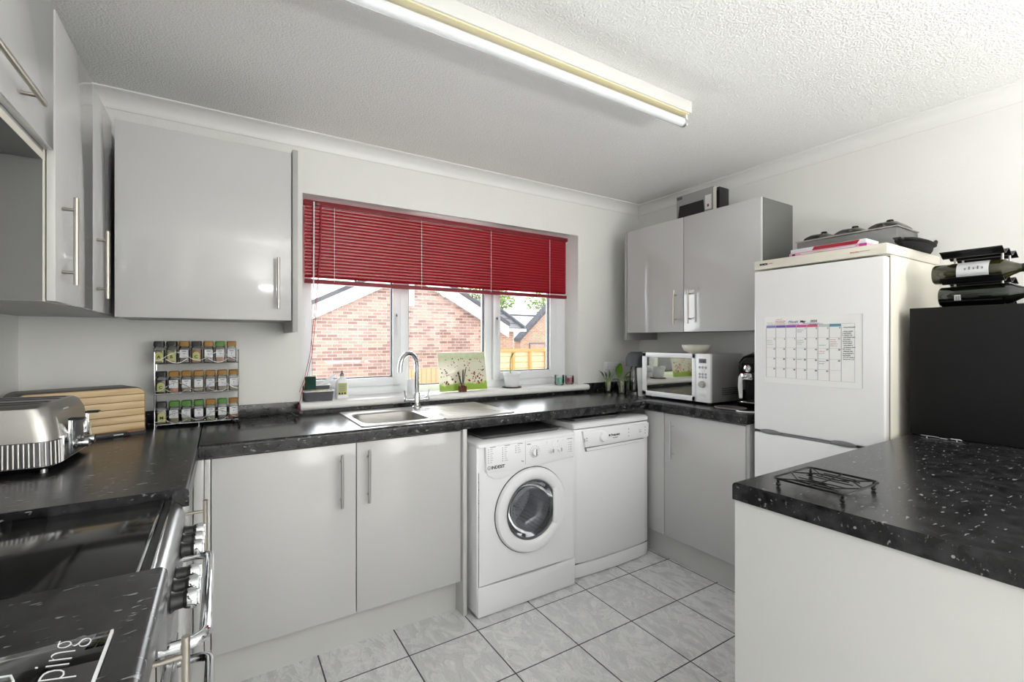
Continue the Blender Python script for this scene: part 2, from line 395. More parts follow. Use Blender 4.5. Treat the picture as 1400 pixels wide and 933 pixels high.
def single(mb, name, label, cat, loc, group=None, rz=0):
    """one-mesh thing built in local coordinates"""
    o = mb.build(name); o.location = loc; o.rotation_euler = (0, 0, rz); return tag(o, label, cat, group)
def struct(mb, name): o = mb.build(name); o['kind'] = 'structure'; return o
def copy_tree(o, parent=None):
    c = o.copy(); COL.objects.link(c); c.parent = parent
    for ch in o.children: copy_tree(ch, c)
    return c
FY = lambda x, y, z: Matrix.Translation((x, y, z)) @ Matrix.Rotation(PI/2, 4, 'X')                     # text facing -Y
FX = lambda x, y, z: Matrix.Translation((x, y, z)) @ Matrix.Rotation(-PI/2, 4, 'Z') @ Matrix.Rotation(PI/2, 4, 'X')  # text facing -X

def bar_handle(parent, p0, p1, out, m='steel', r=.006, off=.028, loc=False):
    """rod from p0 to p1 standing `off` from the door along -out"""
    p0, p1, out = Vector(p0), Vector(p1), Vector(out)
    b = MB(); b.cyl(p0, p1, r, m, seg=16)
    d = (p1-p0)
    for t in (.14, .86):
        q = p0+d*t; b.cyl(q, q-out*off, r*.72, m, seg=12)
    return b.build('handle', parent, local=loc)

# ------------------------------------------------------------------ dimensions
XL, XR, YW, YB, ZC = -.69, 2.85, 2.62, -2.6, 2.394
WT, WTH = .945, .047
# ------------------------------------------------------------------ room shell
struct(MB().box(XL-.15, XR+.15, YB-.15, YW+.3, -.12, 0, 'floor'), 'floor')
struct(MB().box(XL-.15, XR+.15, YB-.15, YW+.3, ZC, ZC+.12, 'ceiling'), 'ceiling')
struct(MB().box(XL-.15, XL, YB-.15, YW+.3, 0, ZC, 'wall'), 'wall_left')
b = MB(); RY = (-2.35, -.45, .85, 2.1)   # window added behind the camera, in the right wall, to brighten the room
b.box(XR, XR+.15, RY[1], YW+.3, 0, ZC, 'wall'); b.box(XR, XR+.15, YB-.15, RY[0], 0, ZC, 'wall'); b.box(XR, XR+.15, RY[0], RY[1], 0, RY[2], 'wall'); b.box(XR, XR+.15, RY[0], RY[1], RY[3], ZC, 'wall')
struct(b, 'wall_right')
b = MB()
for y in (RY[0], (RY[0]+RY[1])/2-.03, RY[1]-.06): b.box(XR+.06, XR+.12, y, y+.06, RY[2], RY[3], 'upvc', .004)
for z in (RY[2], RY[3]-.06): b.box(XR+.06, XR+.12, RY[0], RY[1], z, z+.06, 'upvc')
b.box(XR+.088, XR+.092, RY[0]+.05, RY[1]-.05, RY[2]+.05, RY[3]-.05, 'glass')
struct(b, 'added_window')
WX0, WX1, WZ0, WZ1 = .352, 2.22, .965, 2.097
b = MB()
b.box(XL, WX0, YW, YW+.3, 0, ZC, 'wall'); b.box(WX1, XR, YW, YW+.3, 0, ZC, 'wall')
b.box(WX0, WX1, YW, YW+.3, 0, WZ0, 'wall'); b.box(WX0, WX1, YW, YW+.3, WZ1, ZC, 'wall')
struct(b, 'wall_back')
struct(MB().box(XL, XR, YB-.15, YB, 0, ZC, 'wall'), 'wall_front')
b = MB(); b.box(.5, 1.30, YB, YB+.03, 0, 2.02, 'white_paint', .003)
for x, z0_, z1_ in ((.58, .15, .9), (.93, .15, .9), (.58, 1.0, 1.9), (.93, 1.0, 1.9)): b.box(x, x+.29, YB+.028, YB+.036, z0_, z1_, 'white_paint', .006)
for a_ in ((.43, .50, 0, 2.09), (1.30, 1.37, 0, 2.09), (.43, 1.37, 2.02, 2.09)): b.box(a_[0], a_[1], YB, YB+.02, a_[2], a_[3], 'white_paint', .003)
struct(b, 'door_1')
# coving
def cove():
    pts = [(0, 0), (0, -.068), (.006, -.068)]
    for k in range(9):
        a = PI/2*k/8; pts.append((.064-.056*math.cos(a), -.064+.056*math.sin(a)))
    pts += [(.070, -.006), (.070, 0)]
    return pts
struct(MB().prism([(YW-p[0], ZC+p[1]) for p in cove()], 'x', XL, XR, 'white_paint'), 'trim_1')
struct(MB().prism([(XR-p[0], ZC+p[1]) for p in cove()], 'y', YB, YW, 'white_paint'), 'trim_2')
struct(MB().prism([(XL+p[0], ZC+p[1]) for p in cove()], 'y', YB, YW, 'white_paint'), 'trim_3')

# ------------------------------------------------------------------ window
YF = 2.775
win = MB()
win.box(WX0, .40, YF, YF+.06, .985, WZ1, 'upvc', .006)           # outer frame
win.box(2.125, WX1, YF, YF+.06, .985, WZ1, 'upvc', .006)
win.box(.40, 2.125, YF+.001, YF+.059, 2.03, WZ1, 'upvc')
win.box(.40, 2.125, YF, YF+.06, .985, 1.043, 'upvc', .006); win.box(.40, .95, YF+.002, YF+.058, 1.03, 1.060, 'upvc'); win.box(1.56, 2.125, YF+.002, YF+.058, 1.03, 1.060, 'upvc')
win.box(.929, .984, YF-.001, YF+.06, 1.04, 2.04, 'upvc', .006)       # mullions
win.box(1.522, 1.575, YF-.001, YF+.06, 1.04, 2.04, 'upvc', .006)
W = struct(win, 'window_1')
def sash(x0, x1, z0, z1, w):
    s = MB()
    for a in ((x0, x0+w, z0, z1), (x1-w, x1, z0, z1), (x0+w*.9, x1-w*.9, z0, z0+w), (x0+w*.9, x1-w*.9, z1-w, z1)):
        s.box(a[0], a[1], YF-.016, YF+.045, a[2], a[3], 'upvc', .007)
    # dark gasket round the glass
    g = .005
    for a in ((x0+w, x0+w+g, z0+w, z1-w), (x1-w-g, x1-w, z0+w, z1-w), (x0+w, x1-w, z0+w, z0+w+g), (x0+w, x1-w, z1-w-g, z1-w)):
        s.box(a[0], a[1], YF+.005, YF+.03, a[2], a[3], 'gasket')
    o = s.build('window_sash', W); 
    MB().box(x0+w, x1-w, YF+.016, YF+.020, z0+w, z1-w, 'glass').build('window_pane', o)
    return o
s1 = sash(.372, .929, 1.052, 2.05, .050)
s2 = sash(1.580, 2.125, 1.050, 2.05, .058)
MB().box(.984, 1.522, YF+.026, YF+.030, 1.043, 2.04, 'glass').build('window_pane', W)
b = MB()
for a in ((.984, .990, 1.043, 2.03), (1.516, 1.522, 1.043, 2.03), (.984, 1.522, 1.043, 1.048)): b.box(a[0], a[1], YF+.015, YF+.04, a[2], a[3], 'gasket')
b.build('glazing_gasket', W)
for sx, par in ((.905, s1), (1.607, s2)):
    h = MB(); y = YF-.016
    h.box(sx-.011, sx+.011, y-.006, y, 1.42, 1.49, 'upvc', .003)
    h.cyl((sx, y, 1.475), (sx, y-.03, 1.475), .009, 'dark_grey')
    h.tube([(sx, y-.03, 1.485), (sx-.002, y-.036, 1.45), (sx-.003, y-.036, 1.40), (sx-.003, y-.033, 1.355)], [.009, .008, .007, .006], 'upvc', seg=10)
    h.build('window_handle', par)
# sill board with rounded nose
pts = [(YF+.01, .965), (2.565, .965)]
for k in range(9):
    a = -PI/2-PI*k/8; pts.append((2.565+.02*math.cos(a), .985+.02*math.sin(a)))
pts += [(YF+.01, 1.005)]
sill = MB(); sill.prism(pts, 'x', WX0, WX1, 'white_paint')
pf = [(YW+.001, .965)]+pts[1:-1]+[(YW+.001, 1.005)]
sill.prism(pf, 'x', .338, WX0+.0001, 'white_paint'); sill.prism(pf, 'x', WX1-.0001, 2.262, 'white_paint')
struct(sill, 'trim_4')
# white reveal lining
b = MB(); b.box(WX0, WX0+.004, YW+.001, YF, 1.005, WZ1-.004, 'reveal'); b.box(WX1-.004, WX1, YW+.001, YF, 1.005, WZ1-.004, 'reveal'); b.box(WX0, WX1, YW+.001, YF, WZ1-.004, WZ1, 'reveal')
struct(b, 'trim_5')

# ------------------------------------------------------------------ venetian blind
bl = thing('venetian_blind', 'red slatted venetian blind half lowered over the window', 'blind', (1.25, 2.665, 1.63))
MB().box(.367, 2.142, 2.648, 2.682, 2.044, 2.070, 'blind_rail', .003).build('headrail', bl)
b = MB(); z = 2.036
n = 21
for i in range(n):
    zc = 2.032 - i*(2.032-1.672)/(n-1)
    pr = []; th = math.radians(-62)
    for k in range(7):
        u = (k/6-.5)*.025; c = .0042*(1-(2*(k/6)-1)**2)
        pr.append((2.665+u*math.cos(th)+c*math.sin(th), zc+u*math.sin(th)-c*math.cos(th)))
    pr2 = [(p[0]+.0005, p[1]-.0003) for p in pr][::-1]
    b.prism(pr+pr2, 'x', .372, 2.132, 'blind')
b.build('slats', bl)
MB().box(.372, 2.134, 2.650, 2.682, 1.628, 1.650, 'blind_rail', .003).build('bottom_rail', bl)
for x in (.52, 1.02, 1.50, 1.98):
    for y in (2.650, 2.680): MB().cyl((x, y, 1.64), (x, y, 2.05), .0011, 'white_plastic', seg=6).build('ladder_cord', bl)
MB().cyl((.415, 2.640, 2.06), (.413, 2.640, 1.60), .0035, 'white_plastic', seg=8).build('tilt_wand', bl)
b = MB(); b.tube([(.450, 2.642, 2.06), (.446, 2.642, 1.8), (.430, 2.642, 1.60), (.415, 2.638, 1.45), (.394, 2.63, 1.25), (.362, 2.60, 1.12), (.335, 2.574, 1.06)], .0015, 'cord_red', seg=6)
b.tube([(.454, 2.642, 2.06), (.449, 2.642, 1.8), (.434, 2.642, 1.60), (.421, 2.638, 1.42), (.404, 2.63, 1.25), (.371, 2.60, 1.12), (.345, 2.562, 1.055), (.327, 2.552, .98), (.331, 2.55, .958)], .0015, 'cord_red', seg=6)
b.build('pull_cord', bl)
MB().box(.425, .450, 2.644, 2.650, 2.050, 2.064, 'jar_glass', .002).build('cord_lock', bl)

# ------------------------------------------------------------------ worktops
def wt_profile(front, back, zb, zt, sgn):
    """cross-section with rounded upper nose; front edge at `front`"""
    r = .012; pts = [(back, zb), (front, zb), (front, zt-r)]
    for k in range(1, 6):
        a = PI/2*k/5; pts.append((front+sgn*(r-r*math.cos(a)), zt-r+r*math.sin(a)))
    pts.append((back, zt)); return pts
ZB = WT-WTH
b = MB()   # left return
b.prism(wt_profile(-.0705, XL+.001, ZB, WT, -1), 'y', 1.442, 2.619, 'worktop')
single(b, 'worktop', 'black speckled worktop under the toaster and wooden-fronted bread bin', 'worktop', (0, 0, 0))
b = MB()   # window run, with a cut-out for the sink bowl
hx0, hx1, hy0, hy1 = .535, .875, 2.085, 2.43
b.prism(wt_profile(1.995, 2.619, ZB, WT, 1), 'x', -.0695, hx0, 'worktop')
b.prism(wt_profile(1.995, 2.619, ZB, WT, 1), 'x', hx1, 2.238, 'worktop')
b.prism(wt_profile(1.995, hy0, ZB, WT, 1), 'x', hx0, hx1, 'worktop')
b.box(hx0, hx1, hy1, 2.619, ZB, WT, 'worktop')
single(b, 'worktop', 'long black speckled worktop under the window with the steel sink', 'worktop', (0, 0, 0))
b = MB()   # right return
b.prism(wt_profile(2.240, XR-.001, ZB, WT, 1), 'y', 1.345, 2.619, 'worktop')
single(b, 'worktop', 'short black speckled worktop under the microwave, left of the fridge', 'worktop', (0, 0, 0))
b = MB()   # near left, in front of the camera
b.prism(wt_profile(-.076, XL, ZB, WT, -1), 'y', -.70, .960, 'worktop')
single(b, 'worktop', 'near black speckled worktop with the chopping board, in front of the cooker', 'worktop', (0, 0, 0))
pen = thing('worktop', 'black speckled peninsula worktop carrying the trivet and the large black box', 'worktop', (1.155, .12, ZB))
b = MB()
r = .012; pts = [(.12, ZB), (.735, ZB), (.735, WT-r)]
for k in range(1, 6):
    a = PI/2*k/5; pts.append((.735-(r-r*math.cos(a)), WT-r+r*math.sin(a)))
pts += [(.12, WT)]
b.prism(pts, 'x', 1.155, XR, 'worktop'); b.build('top_board', pen)
for y in (.660, .452, .294, .20): MB().cyl((1.156, y, ZB+.02), (1.1535, y, ZB+.02), .0028, 'steel', seg=12).build('screw_head', pen)
# upstands
UP = (WT+.0002, WT+.062)
single(MB().box(XL, .338, 2.601, YW, *UP, 'worktop', .002), 'upstand', 'black speckled upstand behind the spice rack and bread bin', 'upstand', (0, 0, 0))
single(MB().box(.3385, 2.2615, 2.601, YW, WT+.0002, .9645, 'worktop'), 'upstand', 'thin black speckled upstand strip beneath the window sill', 'upstand', (0, 0, 0))
single(MB().box(2.262, XR-.018, 2.601, YW, *UP, 'worktop', .002), 'upstand', 'short black speckled upstand behind the glasses of cuttings', 'upstand', (0, 0, 0))
single(MB().box(XR-.018, XR, 1.345, YW, *UP, 'worktop', .002), 'upstand', 'black speckled upstand on right wall behind the microwave', 'upstand', (0, 0, 0))
single(MB().box(XL, XL+.012, 1.442, 2.60, *UP, 'worktop', .002), 'upstand', 'black speckled upstand on left wall behind the toaster', 'upstand', (0, 0, 0))

# ------------------------------------------------------------------ wall cabinets
def door_part(parent, a, m='door_gloss', bev=.0015): return MB().box(*a, m, bev).build('door', parent)
# over the cooker
A = thing('wall_cabinet', 'short wall cabinet with lift-up door above the cooker, top left', 'wall cabinet', (XL, 1.0, 1.775))
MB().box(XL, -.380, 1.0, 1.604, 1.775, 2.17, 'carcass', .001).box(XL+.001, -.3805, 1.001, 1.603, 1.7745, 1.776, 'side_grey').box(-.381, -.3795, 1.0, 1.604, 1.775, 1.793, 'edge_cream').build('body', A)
d = door_part(A, (-.378, -.360, 1.004, 1.606, 1.800, 2.17))
bar_handle(d, (-.330, 1.13, 1.843), (-.330, 1.412, 1.843), (1, 0, 0), 'warm_steel')
B = thing('wall_cabinet', 'tall two-door pale grey wall cabinet on the left wall', 'wall cabinet', (XL, 1.612, 1.42))
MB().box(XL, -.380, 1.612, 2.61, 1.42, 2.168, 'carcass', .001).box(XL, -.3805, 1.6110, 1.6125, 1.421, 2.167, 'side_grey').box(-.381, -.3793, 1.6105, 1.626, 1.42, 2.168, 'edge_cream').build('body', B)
d = door_part(B, (-.377, -.360, 1.622, 2.028, 1.422, 2.168))
bar_handle(d, (-.330, 1.672, 1.703), (-.330, 1.672, 1.470), (1, 0, 0), 'warm_steel')
d = door_part(B, (-.377, -.360, 2.032, 2.335, 1.422, 2.168))
bar_handle(d, (-.330, 2.075, 1.695), (-.330, 2.075, 1.465), (1, 0, 0), 'warm_steel')
C = thing('wall_cabinet', 'single-door grey wall cabinet beside the window, above the spice rack', 'wall cabinet', (-.34, 2.61, 1.41))
MB().box(-.341, .264, 2.292, YW-.001, 1.412, 2.158, 'carcass', .001).build('body', C)
MB().box(.267, .289, 2.262, YW-.001, 1.360, 2.172, 'carcass', .001).build('end_panel', C)
d = door_part(C, (-.342, .2635, 2.272, 2.290, 1.411, 2.158))
bar_handle(d, (.209, 2.242, 1.683), (.209, 2.242, 1.460), (0, -1, 0), 'steel')
D = thing('wall_cabinet', 'two-door pale grey wall cabinet above the microwave', 'wall cabinet', (XR, 1.432, 1.38))
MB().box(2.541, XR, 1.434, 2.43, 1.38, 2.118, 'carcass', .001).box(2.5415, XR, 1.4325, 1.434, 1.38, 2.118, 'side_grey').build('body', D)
MB().box(2.515, XR, 2.432, 2.450, 1.328, 2.120, 'carcass', .001).build('end_panel', D)
d = door_part(D, (2.520, 2.538, 1.434, 1.937, 1.379, 2.118))
bar_handle(d, (2.490, 1.885, 1.650), (2.490, 1.885, 1.430), (-1, 0, 0), 'warm_steel')
d = door_part(D, (2.520, 2.538, 1.942, 2.428, 1.379, 2.118))
bar_handle(d, (2.490, 1.995, 1.650), (2.490, 1.995, 1.430), (-1, 0, 0), 'warm_steel')

# ------------------------------------------------------------------ base cabinets
ZD0, ZD1 = .162, .887
E_ = thing('base_cabinet', 'corner base cabinet between the cooker and the window run', 'base cabinet', (XL, 1.45, 0))
MB().box(XL+.003, -.107, 1.450, 1.985, .16, ZB-.0005, 'carcass', .001).build('body', E_)
MB().box(-.17, -.152, 1.450, 2.0, 0, .16, 'kick').build('plinth', E_)
d = door_part(E_, (-.105, -.087, 1.452, 1.930, ZD0, ZD1))
MB().box(-.105, -.087, 1.933, 1.985, ZD0, ZD1, 'door_gloss', .001).build('filler_panel', E_)
bar_handle(d, (-.0405, 1.622, .855), (-.0405, 1.622, .630), (1, 0, 0), 'warm_steel', off=.046)
F_ = thing('base_cabinet', 'double-door pale grey base cabinet under the sink', 'base cabinet', (-.03, 2.59, 0))
MB().box(-.103, -.085, 2.042, 2.59, .16, ZB-.0005, 'carcass').box(.957, .975, 2.042, 2.59, .16, ZB-.0005, 'carcass').box(-.085, .957, 2.042, 2.59, .16, .178, 'carcass').box(-.085, .957, 2.58, 2.59, .178, .70, 'carcass').box(-.085, .957, 2.042, 2.058, .80, ZB-.0005, 'carcass').build('body', F_)
MB().box(-.148, .978, 2.080, 2.10, 0, .16, 'kick').build('plinth', F_)
MB().box(.979, .999, 2.000, 2.59, 0, ZB, 'kick', .001).build('end_panel', F_)
MB().box(-.086, -.055, 2.024, 2.040, ZD0, ZD1, 'door_gloss', .001).box(-.053, -.035, 2.020, 2.040, ZD0, ZD1, 'door_gloss', .001).build('filler_panel', F_)
d = door_part(F_, (-.032, .4835, 2.020, 2.038, ZD0, ZD1))
bar_handle(d, (.422, 1.990, .848), (.422, 1.990, .628), (0, -1, 0), 'steel')
d = door_part(F_, (.4875, .9755, 2.020, 2.038, ZD0, ZD1))
bar_handle(d, (.533, 1.990, .855), (.533, 1.990, .630), (0, -1, 0), 'steel')
G_ = thing('base_cabinet', 'pale grey base cabinet under the microwave worktop', 'base cabinet', (XR, 1.36, 0))
MB().box(2.280, XR-.003, 1.364, 2.59, .16, ZB, 'carcass', .001).build('body', G_)
MB().box(2.300, 2.32, 1.364, 2.59, 0, .16, 'kick').build('plinth', G_)
MB().box(2.262, XR-.003, 1.346, 1.363, 0, ZB, 'carcass', .001).build('end_panel', G_)
MB().box(2.260, 2.278, 1.879, 2.03, ZD0-.01, ZD1, 'door_gloss', .001).build('filler_panel', G_)
d = door_part(G_, (2.260, 2.278, 1.366, 1.875, ZD0-.01, ZD1))
bar_handle(d, (2.228, 1.806, .848), (2.228, 1.806, .625), (-1, 0, 0), 'chrome')
H_ = thing('base_cabinet', 'near base cabinet below the chopping board, in front of the cooker', 'base cabinet', (XL, -.7, 0))
MB().box(XL+.003, -.112, -.70, .955, .16, ZB-.0005, 'carcass', .001).build('body', H_)
MB().box(XL+.003, -.15, -.70, .955, 0, .16, 'kick').build('plinth', H_)
d = door_part(H_, (-.110, -.092, .455, .953, ZD0, ZD1))
bar_handle(d, (-.0485, .900, .850), (-.0485, .900, .630), (1, 0, 0), 'warm_steel', off=.045)
door_part(H_, (-.110, -.092, -.06, .452, ZD0, ZD1))
P_ = thing('base_cabinet', 'white panelled peninsula base unit under the black worktop', 'base cabinet', (1.165, .14, 0))
MB().box(1.1665, XR-.003, .14, .729, 0, ZB-.0005, 'carcass').build('body', P_)
MB().box(1.160, 1.166, .14, .731, 0, ZB, 'pen_panel', .001).build('end_panel', P_)

# ------------------------------------------------------------------ sink + tap
S_ = thing('sink', 'stainless steel inset sink with drainer at the window worktop', 'sink', (.5, 2.04, WT))
def rr(x0, x1, y0, y1, r, seg=6):
    o = []
    for cx, cy, a0 in ((x1-r, y1-r, 0), (x0+r, y1-r, PI/2), (x0+r, y0+r, PI), (x1-r, y0+r, 1.5*PI)):
        for k in range(seg+1):
            a = a0+PI/2*k/seg; o.append((cx+r*math.cos(a), cy+r*math.sin(a)))
    return o
def ring_sheet(secs, m):
    """nested rounded loops (list of (poly, z)) bridged into a sheet, last loop filled"""
    b = bmesh.new(); R = [[b.verts.new((p[0], p[1], z)) for p in poly] for poly, z in secs]
    for A_, B_ in zip(R, R[1:]):
        n = len(A_)
        for k in range(n): b.faces.new((A_[k], A_[(k+1) % n], B_[(k+1) % n], B_[k]))
    b.faces.new(R[-1]); bmesh.ops.recalc_face_normals(b, faces=b.faces[:]); bmesh.ops.reverse_faces(b, faces=b.faces[:]); return b
z0 = WT
sx0, sx1, sy0, sy1 = .512, 1.302, 2.042, 2.508
bwl = (.548, .866, 2.098, 2.415)
# top sheet with a bowl opening: bridge the outer rim of the left part to the bowl loop
b = MB()
mx = .905
b.add(ring_sheet([(rr(sx0, mx, sy0, sy1, .012), z0+.0005), (rr(sx0+.003, mx, sy0+.003, sy1-.003, .012), z0+.006), (rr(sx0+.010, mx-.0005, sy0+.010, sy1-.010, .012), z0+.004),
                  (rr(bwl[0]-.006, bwl[1]+.006, bwl[2]-.006, bwl[3]+.006, .062), z0+.003), (rr(*bwl, .06), z0-.004),
                  (rr(bwl[0]+.006, bwl[1]-.006, bwl[2]+.006, bwl[3]-.006, .06), z0-.12), (rr(bwl[0]+.03, bwl[1]-.03, bwl[2]+.03, bwl[3]-.03, .05), z0-.15)], 'steel'), 'steel')
b.build('bowl', S_)
b = MB()
b.add(ring_sheet([(rr(mx, sx1, sy0, sy1, .012), z0+.0005), (rr(mx, sx1-.003, sy0+.003, sy1-.003, .012), z0+.006), (rr(mx+.0005, sx1-.010, sy0+.010, sy1-.010, .012), z0+.004),
                  (rr(mx+.03, sx1-.03, sy0+.045, sy1-.045, .03), z0+.003), (rr(mx+.036, sx1-.036, sy0+.051, sy1-.051, .03), z0+.001)], 'steel'), 'steel')
for k in range(9): b.box(mx+.05, sx1-.05, sy0+.075+k*.038, sy0+.085+k*.038, z0+.0005, z0+.0032, 'steel', .001)
b.build('drainer', S_)
MB().lathe([(0, -.002), (.03, -.002), (.034, .001), (.036, 0)], 'dark_steel', ((bwl[0]+bwl[1])/2, (bwl[2]+bwl[3])/2, z0-.148), 24).build('waste', S_)
tp = thing('mixer_tap', 'chrome swan-neck mixer tap standing behind the sink', 'tap', (.921, 2.468, z0+.004))
b = MB(); zt = z0+.0045; tx, ty = .921, 2.468
b.lathe([(0, 0), (.026, 0), (.026, .006), (.020, .012), (.019, .075), (.015, .085), (.0, .085)], 'chrome', (tx, ty, zt), 28).build('body', tp)
pts = [(tx, ty, zt+.08), (tx, ty, zt+.235)]; R_ = .068; ux, uy = -.86, -.51
for k in range(1, 13):
    a = PI*k/12; q = R_*(1-math.cos(a)); pts.append((tx+ux*q, ty+uy*q, zt+.235+R_*math.sin(a)))
pts.append((pts[-1][0]+ux*.004, pts[-1][1]+uy*.004, zt+.205))
MB().tube(pts, .0125, 'chrome', 14).build('spout', tp)
for s in (-1, 1):
    b = MB(); b.cyl((tx, ty, zt+.045), (tx+s*.058, ty-s*.0, zt+.047), .010, 'chrome'); b.sph((tx+s*.06, ty, zt+.047), .014, 'chrome')
    b.cyl((tx+s*.06, ty, zt+.045), (tx+s*.072, ty, zt+.098), .0045, 'chrome'); b.build('lever', tp)

# ------------------------------------------------------------------ washing machine
wm = thing('washing_machine', 'white front-loading washing machine with round glass door under the worktop', 'washing machine', (1.325, 1.95, 0))
x0, x1, yf, yb, zt = 1.022, 1.622, 1.945, 2.52, .836
cx, cz, hr = 1.335, .465, .175
b = MB()
b.plate_hole(x0+.006, x1-.006, .150, .69, cx, cz, hr, yf, 'white_app')
b.box(x0, x1, yf+.022, yb, .02, zt-.03, 'white_app', .004)  # placeholder shell pieces below replace the middle
b.bm.free(); b = MB()
b.plate_hole(x0+.012, x1-.012, .150, .692, cx, cz, hr, yf, 'white_app')
t = .012
b.box(x0, x0+t, yf+.001, yb, .012, zt-.023, 'white_app', .005); b.box(x1-t, x1, yf+.001, yb, .012, zt-.023, 'white_app', .005)
b.box(x0+t*.5, x1-t*.5, yf+.006, yf+.02, .69, zt-.024, 'white_app')
b.box(x0+.004, x1-.004, yb-.01, yb, .02, zt-.03, 'white_app'); b.box(x0+.004, x1-.004, yf+.01, yb, .02, .05, 'white_app')
b.build('casing', wm)
MB().loft([(zt-.023, x0-.001, x1+.001, yf-.008, yb, .018), (zt-.010, x0-.001, x1+.001, yf-.006, yb, .018), (zt, x0+.012, x1-.012, yf+.010, yb-.01, .02)], 'white_app').build('lid', wm)
b = MB()   # kick panel with a slightly arched top edge
n = 20; pts = [(x0+.004, .006), (x1-.004, .006)]
for k in range(n+1):
    u = 1-k/n; pts.append((x0+.004+u*(x1-x0-.008), .142+.010*(2*u-1)**2*0+.006*math.sin(PI*u)*-1+.006))
b.prism(pts, 'y', yf-.007, yf+.02, 'white_app', .003); b.build('kick_panel', wm)
b = MB()   # control panel
pts = [(x0+.044, .812), (x1-.012, .812), (x1-.012, .700)]
for k in range(1, 15):
    u = k/15; pts.append((x1-.012-u*(x1-x0-.062), .700-.018*math.sin(PI*u*.75)))
pts.append((x0+.050, .688))
b.prism(pts, 'y', yf-.010, yf+.012, 'white_plastic', .002)
yl = yf-.0105
dx0 = 1.292
b.box(dx0, dx0+.0018, yl, yl+.001, .70, .812, 'pale_line')
for ci, (sx, rows) in enumerate(((1.078, 7), (1.158, 7), (1.234, 4))):
    for k in range(rows):
        zz = .797-k*.0105
        b.box(sx, sx+.004, yl, yl+.001, zz, zz+.004, 'grey_line'); b.box(sx+.012, sx+.022+random.random()*.012, yl, yl+.001, zz+.0008, zz+.0032, 'pale_line')
    b.box(sx+.012, sx+.042, yl, yl+.001, .807, .8095, 'grey_line')
b.text('INDESIT', .021, 'ink', FY(1.096, yl, .7035), bold=.0006)
b.tube([(1.084+.0085*math.cos(2*PI*k/20), yl, .711+.0085*math.sin(2*PI*k/20)) for k in range(20)], .0009, 'ink', 5, True)
b.text('i', .015, 'ink', FY(1.0822, yl, .7055), bold=.0004)
b.text('7kg', .010, 'grey_line', FY(1.268, yl, .716))
for k in range(16):
    a = 2*PI*k/16; b.cyl((1.350+.029*math.cos(a), yl, .757+.029*math.sin(a)), (1.350+.029*math.cos(a), yl+.001, .757+.029*math.sin(a)), .0022, 'grey_line', seg=8)
for kx in (1.455, 1.508):
    for k in range(8):
        a = 2*PI*k/8; b.cyl((kx+.018*math.cos(a), yl, .752+.018*math.sin(a)), (kx+.018*math.cos(a), yl+.001, .752+.018*math.sin(a)), .0014, 'grey_line', seg=6)
for kx in (1.43, 1.465, 1.50, 1.535): b.lathe([(0, .004), (.006, .004), (.0075, 0)], 'white_plastic', (kx, yl+.001, .794), 14, axis='-y')
for k in range(5): b.box(1.570, 1.573, yl, yl+.001, .728+k*.012, .731+k*.012, 'grey_line'); b.box(1.578, 1.592, yl, yl+.001, .728+k*.012, .731+k*.012, 'pale_line')
b.box(1.560, 1.596, yl, yl+.001, .797, .800, 'grey_line'); b.box(1.303, 1.325, yl, yl+.001, .797, .800, 'ink')
b.build('control_panel', wm)
for kx, kz, kr in ((1.350, .757, .021), (1.455, .752, .0115), (1.508, .752, .0115)):
    k_ = MB(); k_.lathe([(0, .018), (kr*.86, .018), (kr*.95, .014), (kr, 0)], 'white_plastic', (kx, yl+.002, kz), 24, axis='-y'); k_.box(kx-.0025, kx+.0025, yl-.022, yl-.012, kz-kr*.8, kz+kr*.8, 'pale_line', .001); k_.build('dial', wm)
# drawer grip
b = MB(); b.prism([(x0+.052, .690), (1.285, .690), (1.235, .668), (1.17, .650), (1.12, .650), (1.082, .672)], 'y', yf-.006, yf+.002, 'white_plastic', .003); b.build('drawer_grip', wm)
# door ring with glass porthole
dr = MB()
dr.lathe([(.213, .001), (.213, .010), (.206, .020), (.185, .026), (.163, .022), (.152, .012), (.149, .002)], 'white_plastic', (cx, yf, cz), 72, axis='-y')
door_o = dr.build('door', wm)
MB().lathe([(.2165, 0), (.2165, .003), (.205, .003), (.205, 0)], 'gasket', (cx, yf, cz), 72, axis='-y').build('door_shadow_gap_ring', wm)  # dark ring put in to draw the shaded gap round the door
b = MB(); b.lathe([(.1515, .010), (.147, .014), (.142, .010), (.140, .002)], 'dark_grey', (cx, yf, cz), 64, axis='-y'); b.build('glass_rim', door_o)
b = MB(); b.lathe([(.1485, .006), (.10, .004), (.05, .003), (0, .003)], 'tint_glass', (cx, yf, cz), 64, axis='-y'); b.build('glass', door_o)
MB().lathe([(.146, -.002), (.135, -.03), (.12, -.055), (.09, -.075), (.04, -.085), (0, -.086)], 'tint_glass', (cx, yf, cz), 56, axis='-y').build('glass_bowl', door_o)
b = MB()   # grip scoop on the right of the ring
pts = []
for k in range(13):
    a = math.radians(-34+68*k/12); pts.append((cx+.176*math.cos(a), cz+.176*math.sin(a)))
for k in range(13):
    a = math.radians(34-68*k/12); u = abs(k/6-1); q = .128+.022*u**2 if u < 1 else .150
    pts.append((cx+q*math.cos(a), cz+q*math.sin(a)))
b.prism(pts, 'y', yf-.024, yf-.012, 'white_plastic', .003); b.build('door_grip', door_o)
b = MB()
b.lathe([(.178, .002), (.170, -.012), (.150, -.02), (.152, -.05), (.172, -.06)], 'gasket', (cx, yf, cz), 56, axis='-y')
b.build('door_seal', wm)
b = MB(); b.lathe([(.172, -.06), (.238, -.065), (.242, -.10), (.242, -.36), (.20, -.38), (0, -.385)], 'drum', (cx, yf, cz), 56, axis='-y')
